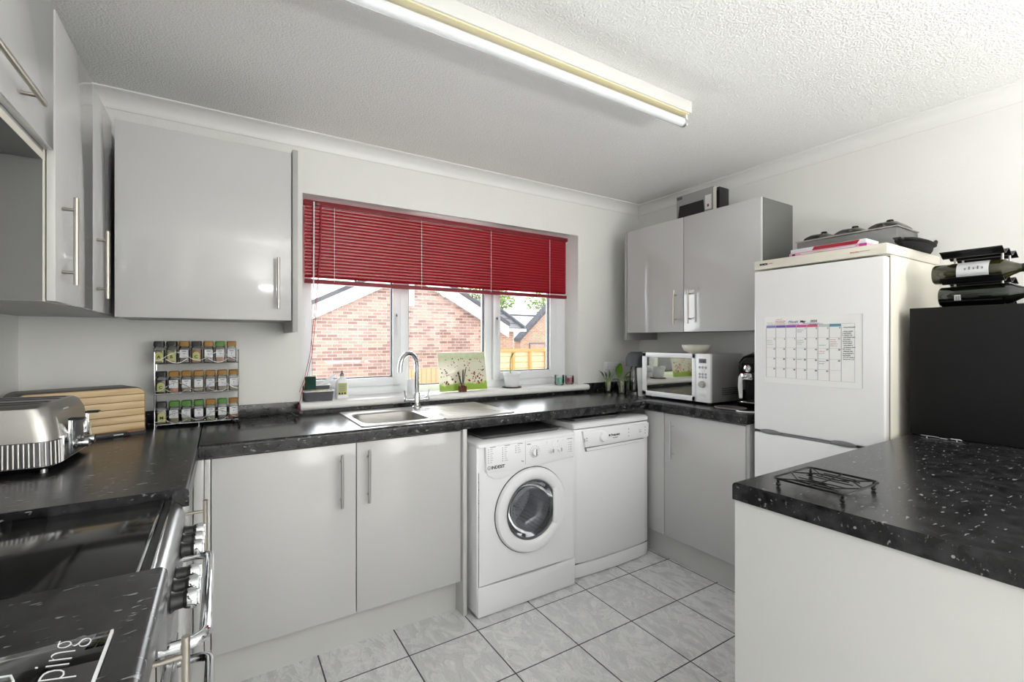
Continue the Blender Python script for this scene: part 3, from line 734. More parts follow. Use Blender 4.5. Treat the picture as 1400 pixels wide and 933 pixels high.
for k in range(3):
    a = 2*PI*k/3+.5; ca, sa = math.cos(a), math.sin(a)
    b.tube([(cx+.215*ca, yf+.09, cz+.215*sa), (cx+.205*ca, yf+.2, cz+.205*sa), (cx+.215*ca, yf+.35, cz+.215*sa)], [.012, .026, .012], 'steel', 10)
b.build('drum', wm)

# ------------------------------------------------------------------ dishwasher
dw = thing('dishwasher', 'white freestanding dishwasher to the right of the washing machine', 'dishwasher', (1.95, 2.0, 0))
x0, x1, yf, yb, zt = 1.640, 2.236, 1.972, 2.54, .864
MB().box(x0+.004, x1-.004, yf+.03, yb, .02, zt-.03, 'white_app', .004).build('casing', dw)
MB().loft([(zt-.030, x0, x1, yf+.004, yb, .014), (zt-.012, x0, x1, yf+.002, yb, .016), (zt-.002, x0+.004, x1-.004, yf+.016, yb-.006, .016)], 'white_app').build('lid', dw)
def bow(u): return .014*(1-(2*u-1)**2)
def bowed(z0_, z1_, m, name, yo=0, xa=x0+.003, xb=x1-.003, th=.03, full=(x0, x1)):
    n = 16; pts = [(xa, yf+th)]
    for k in range(n+1):
        x = xa+(xb-xa)*k/n; u = (x-full[0])/(full[1]-full[0]); pts.append((x, yf+.006-bow(u)+yo+(.006 if k in (0, n) else 0)))
    pts.append((xb, yf+th)); return MB().prism(pts, 'z', z0_, z1_, m, .0015)
d_ = bowed(.088, zt-.037, 'white_app', 'door').build('door', dw)
bowed(.008, .080, 'white_app', 'kick').build('kick_panel', dw)
MB().box(x0+.01, x1-.01, yf+.012, yf+.03, .078, .09, 'black').build('shadow_gap_strip', dw)  # black strip set into the gap below the door as its shade
yp = yf-.0125
b = MB()
b.prism([(x0+.052, .820), (x1-.018, .820), (x1-.022, .738), (x1-.04, .732), (x0+.072, .728)], 'y', yp-.001, yf+.01, 'white_plastic', .002)
b.box(1.716, 1.722, yp-.002, yp, .775, .781, 'grey_line'); b.box(1.716, 1.722, yp-.002, yp, .762, .768, 'grey_line'); b.box(1.695+.005, 1.708, yp-.002, yp, .758, .779, 'pale_line')
b.text('Hotpoint', .019, 'ink', FY(1.900, yp-.0015, .772), bold=.0006); b.box(1.885, 1.895, yp-.002, yp, .772, .783, 'ink')
b.text('AQUARIUS', .008, 'grey_line', FY(1.915, yp-.0015, .758))
for k in range(3): b.cyl((2.045, yp-.0018, .757+k*.021), (2.045, yp, .757+k*.021), .003, 'grey_line', seg=10); b.cyl((2.185, yp-.0018, .760+k*.018), (2.185, yp, .760+k*.018), .0025, 'ink', seg=10)
b.box(2.13, 2.15, yp-.002, yp, .77, .772, 'grey_line'); b.box(2.135, 2.152, yp-.002, yp, .777, .779, 'pale_line'); b.box(2.13, 2.148, yp-.002, yp, .784, .786, 'pale_line')
b.build('control_panel', d_)
MB().prism([(x0+.072, .725), (x1-.06, .729), (x1-.10, .712), (x0+.078, .704)], 'y', yp+.002, yf+.01, 'mid_grey').prism([(x0+.078, .722), (x1-.062, .727), (x1-.10, .713), (x0+.083, .706)], 'y', yp+.0005, yf+.01, 'white_plastic').build('grip_recess', d_)
MB().lathe([(0, .014), (.024, .014), (.028, .008), (.029, 0)], 'white_plastic', (1.840, yp, .776), 28, axis='-y').build('dial', d_)
# dark flat trays stored in the gap above the machines
def tray(x0, x1, y0, y1, z, name, label, parts=1):
    b = MB(); b.loft([(z, x0+.012, x1-.012, y0+.012, y1-.012, .012), (z+.014, x0, x1, y0, y1, .016), (z+.0155, x0-.004, x1+.004, y0-.004, y1+.004, .016), (z+.017, x0-.004, x1+.004, y0-.004, y1+.004, .016), (z+.0172, x0+.004, x1-.004, y0+.004, y1-.004, .014), (z+.004, x0+.016, x1-.016, y0+.016, y1-.016, .012)], 'tray_grey')
    return single(b, name, label, 'tray', (0, 0, 0))
tray(1.075, 1.56, 1.985, 2.42, .8365, 'baking_tray', 'dark baking tray stored on top of the washing machine')
tray(1.68, 2.04, 2.02, 2.40, .8630, 'oven_tray', 'dark oven tray stored on top of the dishwasher')

# ------------------------------------------------------------------ cooker
ck = thing('cooker', 'freestanding electric cooker with black glass hob and chrome handles', 'cooker', (-.4, 1.2, 0))
cy0, cy1, hz = .966, 1.436, .925
MB().box(XL+.02, -.13, cy0, cy1, .03, hz-.02, 'stainless', .003).build('body', ck)
MB().box(XL+.02, -.1245, cy0+.001, cy1-.001, hz-.018, hz, 'black_gloss', .003).build('hob', ck)
b = MB(); b.box(-.1240, -.1190, cy0, cy1, hz-.02, hz+.003, 'chrome', .001); b.box(-.1180, -.1060, cy0, cy1, hz-.02, hz-.002, 'black', .001); b.box(-.1055, -.1025, cy0, cy1, hz-.02, hz-.001, 'chrome', .001); b.build('front_trim', ck)
cp = MB()
cp.prism([(-.130, .790), (-.130, .904), (-.1020, .912), (-.094, .910), (-.084, .900), (-.078, .880), (-.078, .790)], 'y', cy0, cy1, 'stainless')
cpo = cp.build('control_panel', ck)
for y in (1.385, 1.330, 1.275, 1.140, 1.085, 1.030):
    k_ = MB(); k_.lathe([(0, .036), (.015, .036), (.0165, .033), (.0165, .022), (.014, .018), (.015, .006), (.019, 0)], 'black', (-.077, y, .850), 20, axis='x')
    k_.lathe([(.0169, .024), (.0175, .026), (.0175, .036), (.0165, .0385), (.0, .0385)], 'chrome', (-.077, y, .850), 20, axis='x')
    k_.box(-.040, -.034, y-.003, y+.003, .836, .864, 'chrome', .001)
    k_.build('knob', cpo)
od = MB().box(-.128, -.092, cy0+.004, cy1-.004, .600, .785, 'black_gloss', .003).box(-.092, -.088, cy0+.004, cy1-.004, .745, .785, 'steel').build('oven_door', ck)
def ovh(z, par):
    b = MB(); X = -.024; ya, yb_ = .975, 1.365; r = .03
    pts = [(-.09, yb_, z), (X-r, yb_, z)]
    for k in range(1, 6):
        a = PI/2*k/5; pts.append((X-r+r*math.sin(a), yb_-r+r*math.cos(a), z))
    for k in range(0, 6):
        a = PI/2*k/5; pts.append((X-r+r*math.cos(a), ya+r-r*math.sin(a), z))
    pts.append((-.09, ya, z)); b.tube(pts, .0105, 'chrome', 14); b.build('door_handle', par)
ovh(.797, od)
od2 = MB().box(-.128, -.092, cy0+.004, cy1-.004, .08, .590, 'black_gloss', .003).build('lower_oven_door', ck)
ovh(.548, od2)
MB().box(XL+.05, -.15, cy0+.01, cy1-.01, 0, .03, 'black').build('plinth', ck)

# ------------------------------------------------------------------ glass chopping board with script lettering
cb = thing('chopping_board', 'clear glass chopping board with white script lettering on the near worktop', 'chopping board', (-.26, .62, WT))
b = MB(); b.box(-.43, -.118, .44, .772, WT+.002, WT+.007, 'jar_glass', .0015)
b.box(-.1195, -.1165, .442, .770, WT+.003, WT+.0078, 'white_plastic', .0005); b.build('board', cb)  # white edge strip stands in for light refracted along the glass
b = MB()
T_ = lambda x, y: Matrix.Translation((x, y, WT+.0074)) @ Matrix.Rotation(PI/2, 4, 'Z')
b.text('Chopping', .052, 'label_white', T_(-.146, .565), depth=.0002, shear=.35, bold=-.0012)
b.tube([(-.300, .60, WT+.0078), (-.262, .66, WT+.0078), (-.236, .715, WT+.0078), (-.226, .750, WT+.0078), (-.232, .765, WT+.0078), (-.24, .755, WT+.0078), (-.236, .725, WT+.0078), (-.215, .700, WT+.0078), (-.198, .700, WT+.0078), (-.190, .708, WT+.0078), (-.196, .722, WT+.0078), (-.215, .728, WT+.0078), (-.24, .72, WT+.0078)], .0012, 'label_white', 6)
b.build('lettering', cb)
for x, y in ((-.42, .45), (-.13, .45), (-.42, .76), (-.13, .76)): MB().cyl((x, y, WT), (x, y, WT+.002), .005, 'jar_glass', seg=12).build('foot', cb)

# ------------------------------------------------------------------ toaster
tz = WT
to = thing('toaster', 'four-slot brushed steel toaster with ribbed base at the left', 'toaster', (-.530, 1.995, tz), math.radians(-3))
hx, hy = .136, .180
body = MB()
body.loft([(.018, -hx, hx, -hy, hy, .045), (.030, -hx-.002, hx+.002, -hy-.002, hy+.002, .045), (.090, -hx, hx, -hy, hy, .045), (.155, -hx+.010, hx-.012, -hy+.008, hy-.008, .045), (.182, -hx+.018, hx-.024, -hy+.014, hy-.014, .045), (.190, -hx+.028, hx-.034, -hy+.024, hy-.024, .045)], 'steel', seg=8)
body.build('body', to, local=True)
b = MB()  # ribbed band round the foot
per = rr(-hx-.004, hx+.004, -hy-.004, hy+.004, .045, 6)
P = []; 
for i in range(len(per)):
    p, q = Vector(per[i]), Vector(per[(i+1) % len(per)]); L = (q-p).length; n = max(1, round(L/.0105))
    for k in range(n): P.append(p+(q-p)*k/n)
for p in P: b.cyl((p.x, p.y, .022), (p.x*.985, p.y*.99, .088), .0025, 'steel', seg=6)
b.loft([(.020, -hx-.0035, hx+.0035, -hy-.0035, hy+.0035, .045), (.090, -hx-.001, hx+.001, -hy-.001, hy+.001, .045)], 'dark_steel')
b.build('ribbed_band', to, local=True)
MB().loft([(.006, -hx+.02, hx-.02, -hy+.02, hy-.02, .04), (.019, -hx+.002, hx-.002, -hy+.002, hy-.002, .045)], 'black').build('base', to, local=True)
for yy in (-.105, -.045, .045, .105):
    MB().box(-.098, .088, yy-.014, yy+.014, .1885, .1915, 'dark_steel', .001).box(-.094, .084, yy-.010, yy+.010, .1895, .1922, 'black', .001).build('slot', to, local=True)
# end panel with levers and knobs facing +x
fp = MB(); fp.box(hx-.004, hx+.007, -.125, .125, .022, .098, 'chrome', .003)
fp.prism([(hx-.002, .095), (hx+.006, .095), (hx-.010, .150), (hx-.022, .172), (hx-.030, .172)], 'y', -.125, .125, 'steel')
fp.box(hx-.004, hx+.0085, -.035, .045, .070, .125, 'dark_grey', .002); fp.build('front_panel', to, local=True)
MB().box(hx-.022, hx-.0155, -.045, .0, .155, .168, 'label_white', .002).text("De'Longhi", .0085, 'ink', Matrix.Translation((hx-.0152, -.0435, .1585)) @ Matrix.Rotation(PI/2, 4, 'Z') @ Matrix.Rotation(PI/2, 4, 'X')).build('badge', to, local=True)
for yy in (-.075, .085):
    MB().box(hx+.004, hx+.010, yy-.010, yy-.006, .035, .135, 'chrome', .001).box(hx+.004, hx+.010, yy+.006, yy+.010, .035, .135, 'chrome', .001).box(hx+.002, hx+.0085, yy-.006, yy+.006, .035, .132, 'black').build('lever_track', to, local=True)
    MB().box(hx+.004, hx+.040, yy-.014, yy+.014, .134, .141, 'black', .003).build('lever', to, local=True)
    s = 1 if yy < 0 else -1
    MB().lathe([(.019, 0), (.0185, .004), (.014, .008), (.0135, .030), (.012, .033), (0, .033)], 'chrome', (hx+.006, yy+s*.050, .054), 22, axis='x').build('knob', to, local=True)
for sx, sy in ((-1, -1), (1, -1), (-1, 1), (1, 1)): MB().cyl((sx*.10, sy*.135, 0), (sx*.10, sy*.135, .008), .010, 'chrome' if sy < 0 and sx > 0 else 'black', seg=14).build('foot', to, local=True)

# ------------------------------------------------------------------ bread bin
bb = thing('bread_bin', 'black bread bin with a slatted bamboo front in the worktop corner', 'bread bin', (-.26, 2.387, WT), math.radians(24))
Wb, Db, Hb = .375, .175, .190
def rnd(x0, x1, z0, z1, r, n=6, lowr=None):
    o = []
    for cx_, cz_, a0, r_ in ((x1-r, z1-r, 0, r), (x0+r, z1-r, PI/2, r), (x0+.008, z0+.008, PI, .008), (x1-.008, z0+.008, 1.5*PI, .008)):
        for k in range(n+1):
            a = a0+PI/2*k/n; o.append((cx_+r_*math.cos(a), cz_+r_*math.sin(a)))
    return o
MB().prism(rnd(-Wb, 0, .0, Hb, .035), 'y', .014, Db, 'black', .002).prism([(-Wb, 0), (0, 0), (0, .02), (-Wb, .02)], 'y', .004, .014, 'black').build('body', bb, local=True)
b = MB(); zs = [.024, .052, .080, .108, .136, .164, Hb]
fr = rnd(-Wb+.002, -.002, .012, Hb-.002, .035)
b.prism(fr, 'y', .004, .013, 'bamboo_dark')
cells = []
for i in range(6):
    za, zb_ = zs[i]-.0, zs[i+1]-.0028
    if i < 5: b.box(-Wb+.006, -.006, 0, .006, max(za, .016), zb_, 'bamboo', .001)
    else: b.prism([(x, z) for x, z in [(-Wb+.006, za), (-.006, za), (-.010, za+.012), (-.026, Hb-.004), (-Wb+.026, Hb-.004), (-Wb+.010, za+.012)]], 'y', 0, .006, 'bamboo', .001)
b.build('front_panel', bb, local=True)
MB().prism([(-Wb+.01, .001), (-.05, .001), (-.058, .014), (-.066, .018), (-Wb+.01, .018)], 'y', -.002, .004, 'black', .001).box(-.105, -.075, -.0026, -.0018, .007, .0105, 'label_white').build('grip_strip', bb, local=True)

# ------------------------------------------------------------------ spice rack and jars
RX0, RX1, RY0, RY1 = -.244, .066, 2.492, 2.560
rk = thing('spice_rack', 'chrome wire three-tier spice rack against the wall', 'spice rack', ((RX0+RX1)/2, RY0, WT))
b = MB()
for x in (RX0, RX1):
    b.tube([(x, RY0, WT), (x, RY0, 1.272), (x, RY0+.006, 1.280), (x, RY1, 1.280), (x, RY1, WT)], .0024, 'chrome', 8)
b.cyl((RX0+.158, RY0+.002, WT), (RX0+.158, RY0+.002, WT+.012), .003, 'chrome')
b.build('frame', rk)
SH = (.958, 1.090, 1.222)
for z in SH:
    b = MB()
    b.box(RX0, RX1, RY0+.002, RY1, z-.0015, z, 'steel')
    b.tube([(RX0, RY0, z), (RX1, RY0, z)], .0022, 'chrome', 8); b.tube([(RX0, RY1, z), (RX1, RY1, z)], .0022, 'chrome', 8)
    # crossing wavy guard wires
    for ph in (0, 1):
        pts = []
        for k in range(49):
            u = k/48; x = RX0+u*(RX1-RX0); w = math.sin(u*PI*2*1.0*1.0)
            zz = z+.030+ (.018*math.cos(u*PI*4+PI)) if ph == 0 else z+.020-.018*math.cos(u*PI*4+PI)
            pts.append((x, RY0-.001-.002*ph, zz))
        if ph == 0: b.tube(pts, .0014, 'chrome', 6)
        else:
            for s_, e_ in ((6, 18), (30, 42)):
                b.tube(pts[s_:e_+1], .0014, 'chrome', 6)
    b.build('shelf', rk)
def jar_proto(lid, label, spice, letter, nm):
    o = thing('spice_jar', nm, 'spice jar', (0, 0, 0))
    w = .0195
    MB().loft([(.001, -w+.002, w-.002, -w+.002, w-.002, .006), (.003, -w, w, -w, w, .007), (.066, -w, w, -w, w, .007), (.072, -w+.003, w-.003, -w+.003, w-.003, .009), (.076, -w+.004, w-.004, -w+.004, w-.004, .010)], 'jar_glass').build('glass_body', o, local=True)
    MB().loft([(.003, -w+.002, w-.002, -w+.002, w-.002, .006), (.058 if lid != 'lid_green' else .05, -w+.002, w-.002, -w+.002, w-.002, .006)], spice).build('spice', o, local=True)
    MB().loft([(.074, -w, w, -w, w, .007), (.094, -w+.0005, w-.0005, -w+.0005, w-.0005, .007), (.097, -w+.003, w-.003, -w+.003, w-.003, .006)], lid).build('lid', o, local=True)
    b = MB()
    if lid == 'lid_black':
        pts = [(-.013, .010), (.013, .010), (.013, .032)]+[(.013*math.cos(PI*k/8), .036+.014*math.sin(PI*k/8)) for k in range(9)]+[(-.013, .032)]
        b.prism(pts, 'y', -w-.0010, -w-.0002, 'label_olive'); b.text(letter, .018, 'ink', FY(0, -w-.0013, .022), align='CENTER', bold=.0005)
    else:
        b.box(-.016, .016, -w-.0008, -w-.0002, .024, .058, 'label_white'); b.box(-.008, .008, -w-.0012, -w-.0004, .051, .0535, 'ink')
        b.text(letter, .014, 'grey_line', FY(0, -w-.0011, .034), align='CENTER'); b.box(-.012, .012, -w-.0012, -w-.0004, .028, .030, 'pale_line')
    b.build('label', o, local=True)
    return o
K, O_, G = 'lid_black', 'lid_ochre', 'lid_green'
rows = {2: ((K, K, O_, K, O_, G, O_), 'A B T C L T T'.split()), 1: ((K, O_, O_, O_, O_, O_, O_), 'C T T E L T S'.split()), 0: ((K, G, G, G, O_, G, O_), 'M O T B T R P'.split())}
ordn = ['first', 'second', 'third', 'fourth', 'fifth', 'sixth', 'seventh']
cn = {K: 'black', O_: 'ochre', G: 'green'}; shn = {2: 'top', 1: 'middle', 0: 'bottom'}
cx_ = (RX0+RX1)/2
def place_jar(src, x, y, z, label, grp):
    c = copy_tree(src); c.location = (x, y, z); c['label'] = label; c['group'] = grp; return c
for sh in (2, 1, 0):
    lids, let = rows[sh]
    for i in range(7):
        pr = jar_proto(lids[i], None, SP[(i*2+sh+(i > 3)) % 5], let[i], 'x')
        pr.location = (RX0+.020+i*.0448 - (.006 if sh == 2 else -.002), RY0+.030+random.uniform(-.002, .003), SH[sh]+.0006)
        pr.rotation_euler[2] = random.uniform(-.08, .08)
        pr['label'] = f"{cn[lids[i]]}-lidded spice jar, {ordn[i]} from the left on the {shn[sh]} shelf of the rack"
        pr['group'] = 'spice jars in the wire rack'

# ------------------------------------------------------------------ wire trivets
def trivet(name, label, c, rz, w, d, fancy):
    t = thing(name, label, 'trivet', c, rz, None); h = .022
    b = MB(); P = [(x, y, h) for x, y in rr(-w, w, -d, d, .014, 5)]
    b.tube(P, .0028, 'black_metal', 8, True); b.build('frame', t, local=True)
    b = MB()
    for k in range(-4, 5):
        if k == 0: continue
        x = k*w/4.8; b.tube([(x, -d*.45-(abs(k) % 2)*d*.2, h-.004), (x, d*.45+(abs(k) % 2)*d*.2, h-.004)], .0014, 'black_metal', 6)
    b.tube([(-w, 0, h), (0, 0, h-.004), (w, 0, h)], .002, 'black_metal', 6)
    b.tube([(-w*.0, -d, h), (-w*.62, -d*.42, h-.003), (-w*.62, d*.42, h-.003), (0, d, h)], .0017, 'black_metal', 6)
    b.tube([(w*.0, -d, h), (w*.62, -d*.42, h-.003), (w*.62, d*.42, h-.003), (0, d, h)], .0017, 'black_metal', 6)
    for s in (-1, 1):
        b.tube([(s*w, -d*.9, h), (s*w*.35, -d*.2, h-.003), (s*w*.35, d*.2, h-.003), (s*w, d*.9, h)], .0017, 'black_metal', 6)
    b.build('wire_grid', t, local=True)
    for sx in (-1, 1):
        for sy in (-1, 1):
            x, y = sx*(w-.010), sy*(d-.010)
            b = MB(); b.cyl((x, y, h), (x, y, .010), .0025, 'black_metal', seg=8); b.sph((x, y, .0062), .0062, 'black_metal'); b.sph((x, y, .0145), .0042, 'black_metal'); b.build('foot', t, local=True)
    return t
trivet('trivet', 'black wire trivet with ball feet on the peninsula worktop', (1.299, .574, WT), 0, .093, .083, True)
trivet('trivet', 'black wire trivet on the worktop between spice rack and sink', (.17, 2.43, WT), math.radians(8), .125, .075, True)

# ------------------------------------------------------------------ things on the window sill
SZ = 1.0055
cd = thing('sink_caddy', 'grey plastic sink caddy with white rim at the left end of the sill', 'caddy', (.438, 2.625, SZ))
def tub(x0, x1, y0, y1, z0, z1, m, rim=None, t=.003):
    b = MB(); i = .006
    sh = [(rr(x0+i, x1-i, y0+i, y1-i, .012), z0), (rr(x0, x1, y0, y1, .014), z1), (rr(x0+t, x1-t, y0+t, y1-t, .012), z1), (rr(x0+t+i, x1-t-i, y0+t+i, y1-t-i, .01), z0+.004)]
    bm = bmesh.new(); R = [[bm.verts.new((p[0], p[1], z)) for p in poly] for poly, z in sh]
    for A_, B_ in zip(R, R[1:]):
        n = len(A_)
        for k in range(n): bm.faces.new((A_[k], A_[(k+1) % n], B_[(k+1) % n], B_[k]))
    bm.faces.new(R[-1]); bm.faces.new(R[0][::-1]); bmesh.ops.recalc_face_normals(bm, faces=bm.faces[:]); b.add(bm, m)
    if rim:
        b.tube([(p[0], p[1], z1) for p in rr(x0-.001, x1+.001, y0-.001, y1+.001, .015)], .0032, rim, 8, True)
    return b
tub(.358, .505, 2.575, 2.640, SZ, SZ+.052, 'dark_grey', 'white_plastic').build('front_tray', cd)
tub(.362, .498, 2.645, 2.700, SZ, SZ+.078, 'dark_grey', 'white_plastic').build('back_holder', cd)
b = MB(); b.box(-.026, .026, -.012, .004, 0, .066, 'sponge_green', .003).box(-.026, .026, .0045, .018, 0, .066, 'sponge_y', .003)
single(b, 'sponge', 'dark green scouring sponge standing in the grey caddy', 'sponge', (.392, 2.607, SZ+.068-.005))
bpy.data.objects[-1] if False else None
b = MB()
b.tube([(0, 0, 0), (.03, 0, .03), (.075, 0, .062), (.10, 0, .082)], [.008, .008, .011, .010], 'white_plastic', 10)
b.box(.088, .098, -.02, .02, .03, .085, 'sponge_y', .004, mat=Matrix.Translation((.01, 0, .0)) @ Matrix.Rotation(.45, 4, 'Y'))
single(b, 'dish_brush', 'white-handled dish brush leaning out of the grey caddy', 'brush', (.43, 2.672, SZ+.050))
b = MB(); 
for k in range(7): b.tube([(-.045+k*.012, -.01+.004*math.sin(k), .0), (-.04+k*.012, .006, .010), (-.03+k*.012, -.006, .008)], .005, 'sponge_y', 8)
single(b, 'cloth', 'crumpled cream dishcloth lying in the front tray of the caddy', 'cloth', (.440, 2.605, SZ+.044))
sb = thing('soap_bottle', 'white pump bottle of washing-up liquid beside the caddy', 'bottle', (.560, 2.655, SZ))
MB().loft([(0, -.032, .032, -.018, .018, .016), (.006, -.034, .034, -.020, .020, .018), (.085, -.034, .034, -.020, .020, .019), (.105, -.027, .027, -.018, .018, .017), (.116, -.012, .012, -.011, .011, .0109), (.122, -.012, .012, -.011, .011, .0109)], 'white_plastic').build('body', sb, local=True)
MB().lathe([(0, .122), (.011, .122), (.011, .135), (.007, .138), (.006, .152), (0, .152)], 'mid_grey').build('cap', sb, local=True)
b = MB(); b.box(-.024, .022, -.0208, -.0202, .020, .085, 'label_olive'); 
for k in range(6): b.box(-.018, .012+.006*(k % 2), -.0214, -.0206, .040+k*.0065, .0425+k*.0065, 'grey_line')
for k in range(3): b.box(-.020+k*.014, -.012+k*.014, -.0214, -.0206, .023, .033, 'ink')
b.build('label', sb, local=True)
b = MB(); b.lathe([(0, 0), (.030, 0), (.032, .004), (.032, .086), (.030, .090), (.026, .090), (.024, .084), (0, .084)], 'white_plastic', seg=36); b.box(-.001, .001, -.001, .001, .084, .094, 'ink')
single(b, 'pillar_candle', 'white pillar candle on the sill behind the tap', 'candle', (.955, 2.63, SZ))
pp = thing('glass_art_panel', 'glass panel with red poppies and green grass leaning on the sill', 'ornament', (1.30, 2.64, SZ), math.radians(4))
tilt = Matrix.Rotation(math.radians(-9), 4, 'X')
MB().box(-.172, .172, -.003, .003, 0.002, .246, 'poppy', .0025).build('panel', pp, local=True)
b = MB(); random.seed(11)
for k in range(95):
    x = random.uniform(-.160, .160); z = random.uniform(.045, .205); r = random.uniform(.0026, .0042)+.0045*max(0, (.17-z)/.12)*random.random()
    if abs(x) > .02 or z > .15: b.lathe([(0, .0013), (r*.7, .0011), (r, 0)], random.choice(['poppy_red', 'poppy_red', 'poppy_dark']), (x, -.0030, z), 10, axis='-y')
b.build('poppies', pp, local=True)
for o in pp.children: o.rotation_euler = (math.radians(-9), 0, 0)
df = thing('reed_diffuser', 'small reed diffuser bottle in front of the poppy glass panel', 'diffuser', (1.262, 2.588, SZ))
MB().loft([(0, -.022, .022, -.018, .018, .006), (.034, -.022, .022, -.018, .018, .006), (.040, -.012, .012, -.012, .012, .0119), (.054, -.010, .010, -.010, .010, .0099)], 'amber').build('bottle', df, local=True)
b = MB()
for dx, dy in ((-.035, 0), (-.022, .012), (.018, -.004), (.012, .01), (.0, .0), (.026, .008)): b.cyl((dx*.1, dy*.1, .03), (dx, dy, .135+dx*.3), .0022, 'black', seg=6)
b.build('reeds', df, local=True)
pt = thing('plant_pot', 'small white pot with a single green shoot on the sill', 'potted plant', (1.663, 2.655, SZ))
MB().lathe([(0, .002), (.062, .002), (.064, 0), (.066, .002), (.066, .006), (0, .006)], 'black', seg=32).build('saucer', pt, local=True)
MB().lathe([(0, .006), (.042, .006), (.045, .010), (.054, .080), (.058, .084), (.058, .100), (.054, .100), (.051, .086), (0, .086)], 'white_plastic', seg=36).build('pot', pt, local=True)
MB().lathe([(0, .094), (.05, .0875)], 'soil', seg=20).build('soil', pt, local=True)
b = MB(); b.tube([(-.01, 0, .09), (-.014, 0, .14), (-.012, 0, .19), (0, 0, .215), (.016, 0, .232)], [.003, .003, .003, .005, .002], 'green_leaf', 8)
def leaf(b, base, tip, w, m, fold=.3, n=8):
    base, tip = Vector(base), Vector(tip); d = tip-base; s = d.cross(Vector((0, 0, 1)))
    if s.length < 1e-4: s = Vector((1, 0, 0))
    s.normalize(); up = s.cross(d).normalized(); bm = bmesh.new(); L = []; C_ = []; R = []
    for k in range(n+1):
        t = k/n; ww = w*math.sin(PI*min(1, t*.92+.04))**.8*(1-.25*t); c = base+d*t+up*(.12*d.length*math.sin(PI*t))
        L.append(bm.verts.new(c+s*ww+up*ww*fold)); C_.append(bm.verts.new(c)); R.append(bm.verts.new(c-s*ww+up*ww*fold))
    for k in range(n): bm.faces.new((L[k], L[k+1], C_[k+1], C_[k])); bm.faces.new((C_[k], C_[k+1], R[k+1], R[k]))
    r = bmesh.ops.solidify(bm, geom=bm.faces[:], thickness=.0006)
    b.add(bm, m)
leaf(b, (-.004, 0, .205), (.034, -.004, .245), .009, 'green_leaf')
b.build('shoot', pt, local=True)
for nm, m, x, y, r, h, lb in (('candle', 'candle_g', 2.045, 2.625, .036, .072, 'green candle in a clear glass jar at the right end of the sill'), ('candle', 'candle_r', 2.150, 2.640, .033, .062, 'red candle in a clear glass jar at the right end of the sill')):
    c = thing('jar_candle', lb, 'candle', (x, y, SZ))
    MB().lathe([(0, 0), (r*.8, 0), (r*.92, .006), (r, .02), (r*.95, h), (r*.90, h), (r*.93, .02), (r*.8, .006), (0, .005)], 'water_glass', seg=32).build('jar', c, local=True)
    MB().lathe([(0, .006), (r*.78, .006), (r*.9, .02), (r*.88, h*.72), (0, h*.70)], m, seg=32).cyl((0, 0, h*.7), (0, 0, h*.7+.008), .001, 'ink', seg=6).build('wax', c, local=True)

# ------------------------------------------------------------------ corner: socket, cuttings, drinks maker
sk = thing('double_socket', 'white double wall socket above the glasses of cuttings', 'socket', (2.54, YW, 1.115))
MB().box(2.468, 2.616, YW-.009, YW, 1.072, 1.158, 'white_plastic', .003).build('plate', sk)
b = MB()
for x in (2.505, 2.579):
    for dx, dz in ((0, .012), (-.010, -.008), (.010, -.008)): b.box(x+dx-.003, x+dx+.003, YW-.0095, YW-.008, 1.108+dz-.002, 1.108+dz+.002, 'ink')
    b.box(x-.026+.018, x+.008, YW-.012, YW-.008, 1.136, 1.150, 'white_paint', .001)
b.build('switches', sk)
def tumbler(x, y, r, h, label, leaves, seed):
    t = thing('tumbler', label, 'glass', (x, y, WT))
    MB().lathe([(0, 0), (r*.86, 0), (r*.9, .004), (r, h), (r-.002, h), (r*.86, .010), (0, .009)], 'water_glass', seg=28).build('glass', t, local=True)
    p = thing('plant_cutting', label.replace('clear glass tumbler holding', 'bunch of').replace('clear glass tumbler of', 'bunch of') if 0 else 'green leafy cutting rooting in '+label, 'plant', (x, y, WT+.012))
    random.seed(seed); b = MB(); s = MB()
    for (dx, dy, z, w, m, l) in leaves:
        s.tube([(dx*.08, dy*.08, 0), (dx*.25, dy*.25, z*.45), (dx*.7, dy*.7, z*.85), (dx, dy, z)], .0026, 'stem', 7)
        leaf(b, (dx, dy, z), (dx+l[0], dy+l[1], z+l[2]), w, m)
    s.build('stems', p, local=True); b.build('leaves', p, local=True)
tumbler(2.425, 2.392, .036, .085, 'the front clear tumbler beside the drinks maker', [(-.02, 0, .10, .030, 'green_leaf', (-.01, -.02, .105)), (.012, .0, .085, .028, 'green_leaf', (.075, -.04, .012)), (-.012, .01, .08, .018, 'dark_leaf', (-.05, .02, .0)), (.022, -.01, .09, .022, 'green_leaf', (.06, -.03, .06))], 3)
tumbler(2.405, 2.505, .034, .075, 'the left-hand clear tumbler below the socket', [(-.045, 0, .10, .008, 'dark_leaf', (-.06, -.01, .05)), (-.02, 0, .09, .008, 'dark_leaf', (-.02, 0, .05)), (.006, 0, .09, .010, 'green_leaf', (.0, 0, .06)), (.02, 0, .07, .008, 'green_leaf', (.03, -.01, .05)), (-.008, 0, .07, .009, 'dark_leaf', (-.03, 0, .02))], 4)
tumbler(2.562, 2.455, .034, .070, 'the right-hand small tumbler close to the drinks maker', [(.0, -.01, .095, .016, 'green_leaf', (.02, -.03, .06)), (-.02, 0, .07, .008, 'stem', (-.01, .0, .03))], 5)
sm = thing('drinks_maker', 'grey-topped sparkling drinks maker behind the microwave', 'drinks maker', (2.50, 2.312, WT))
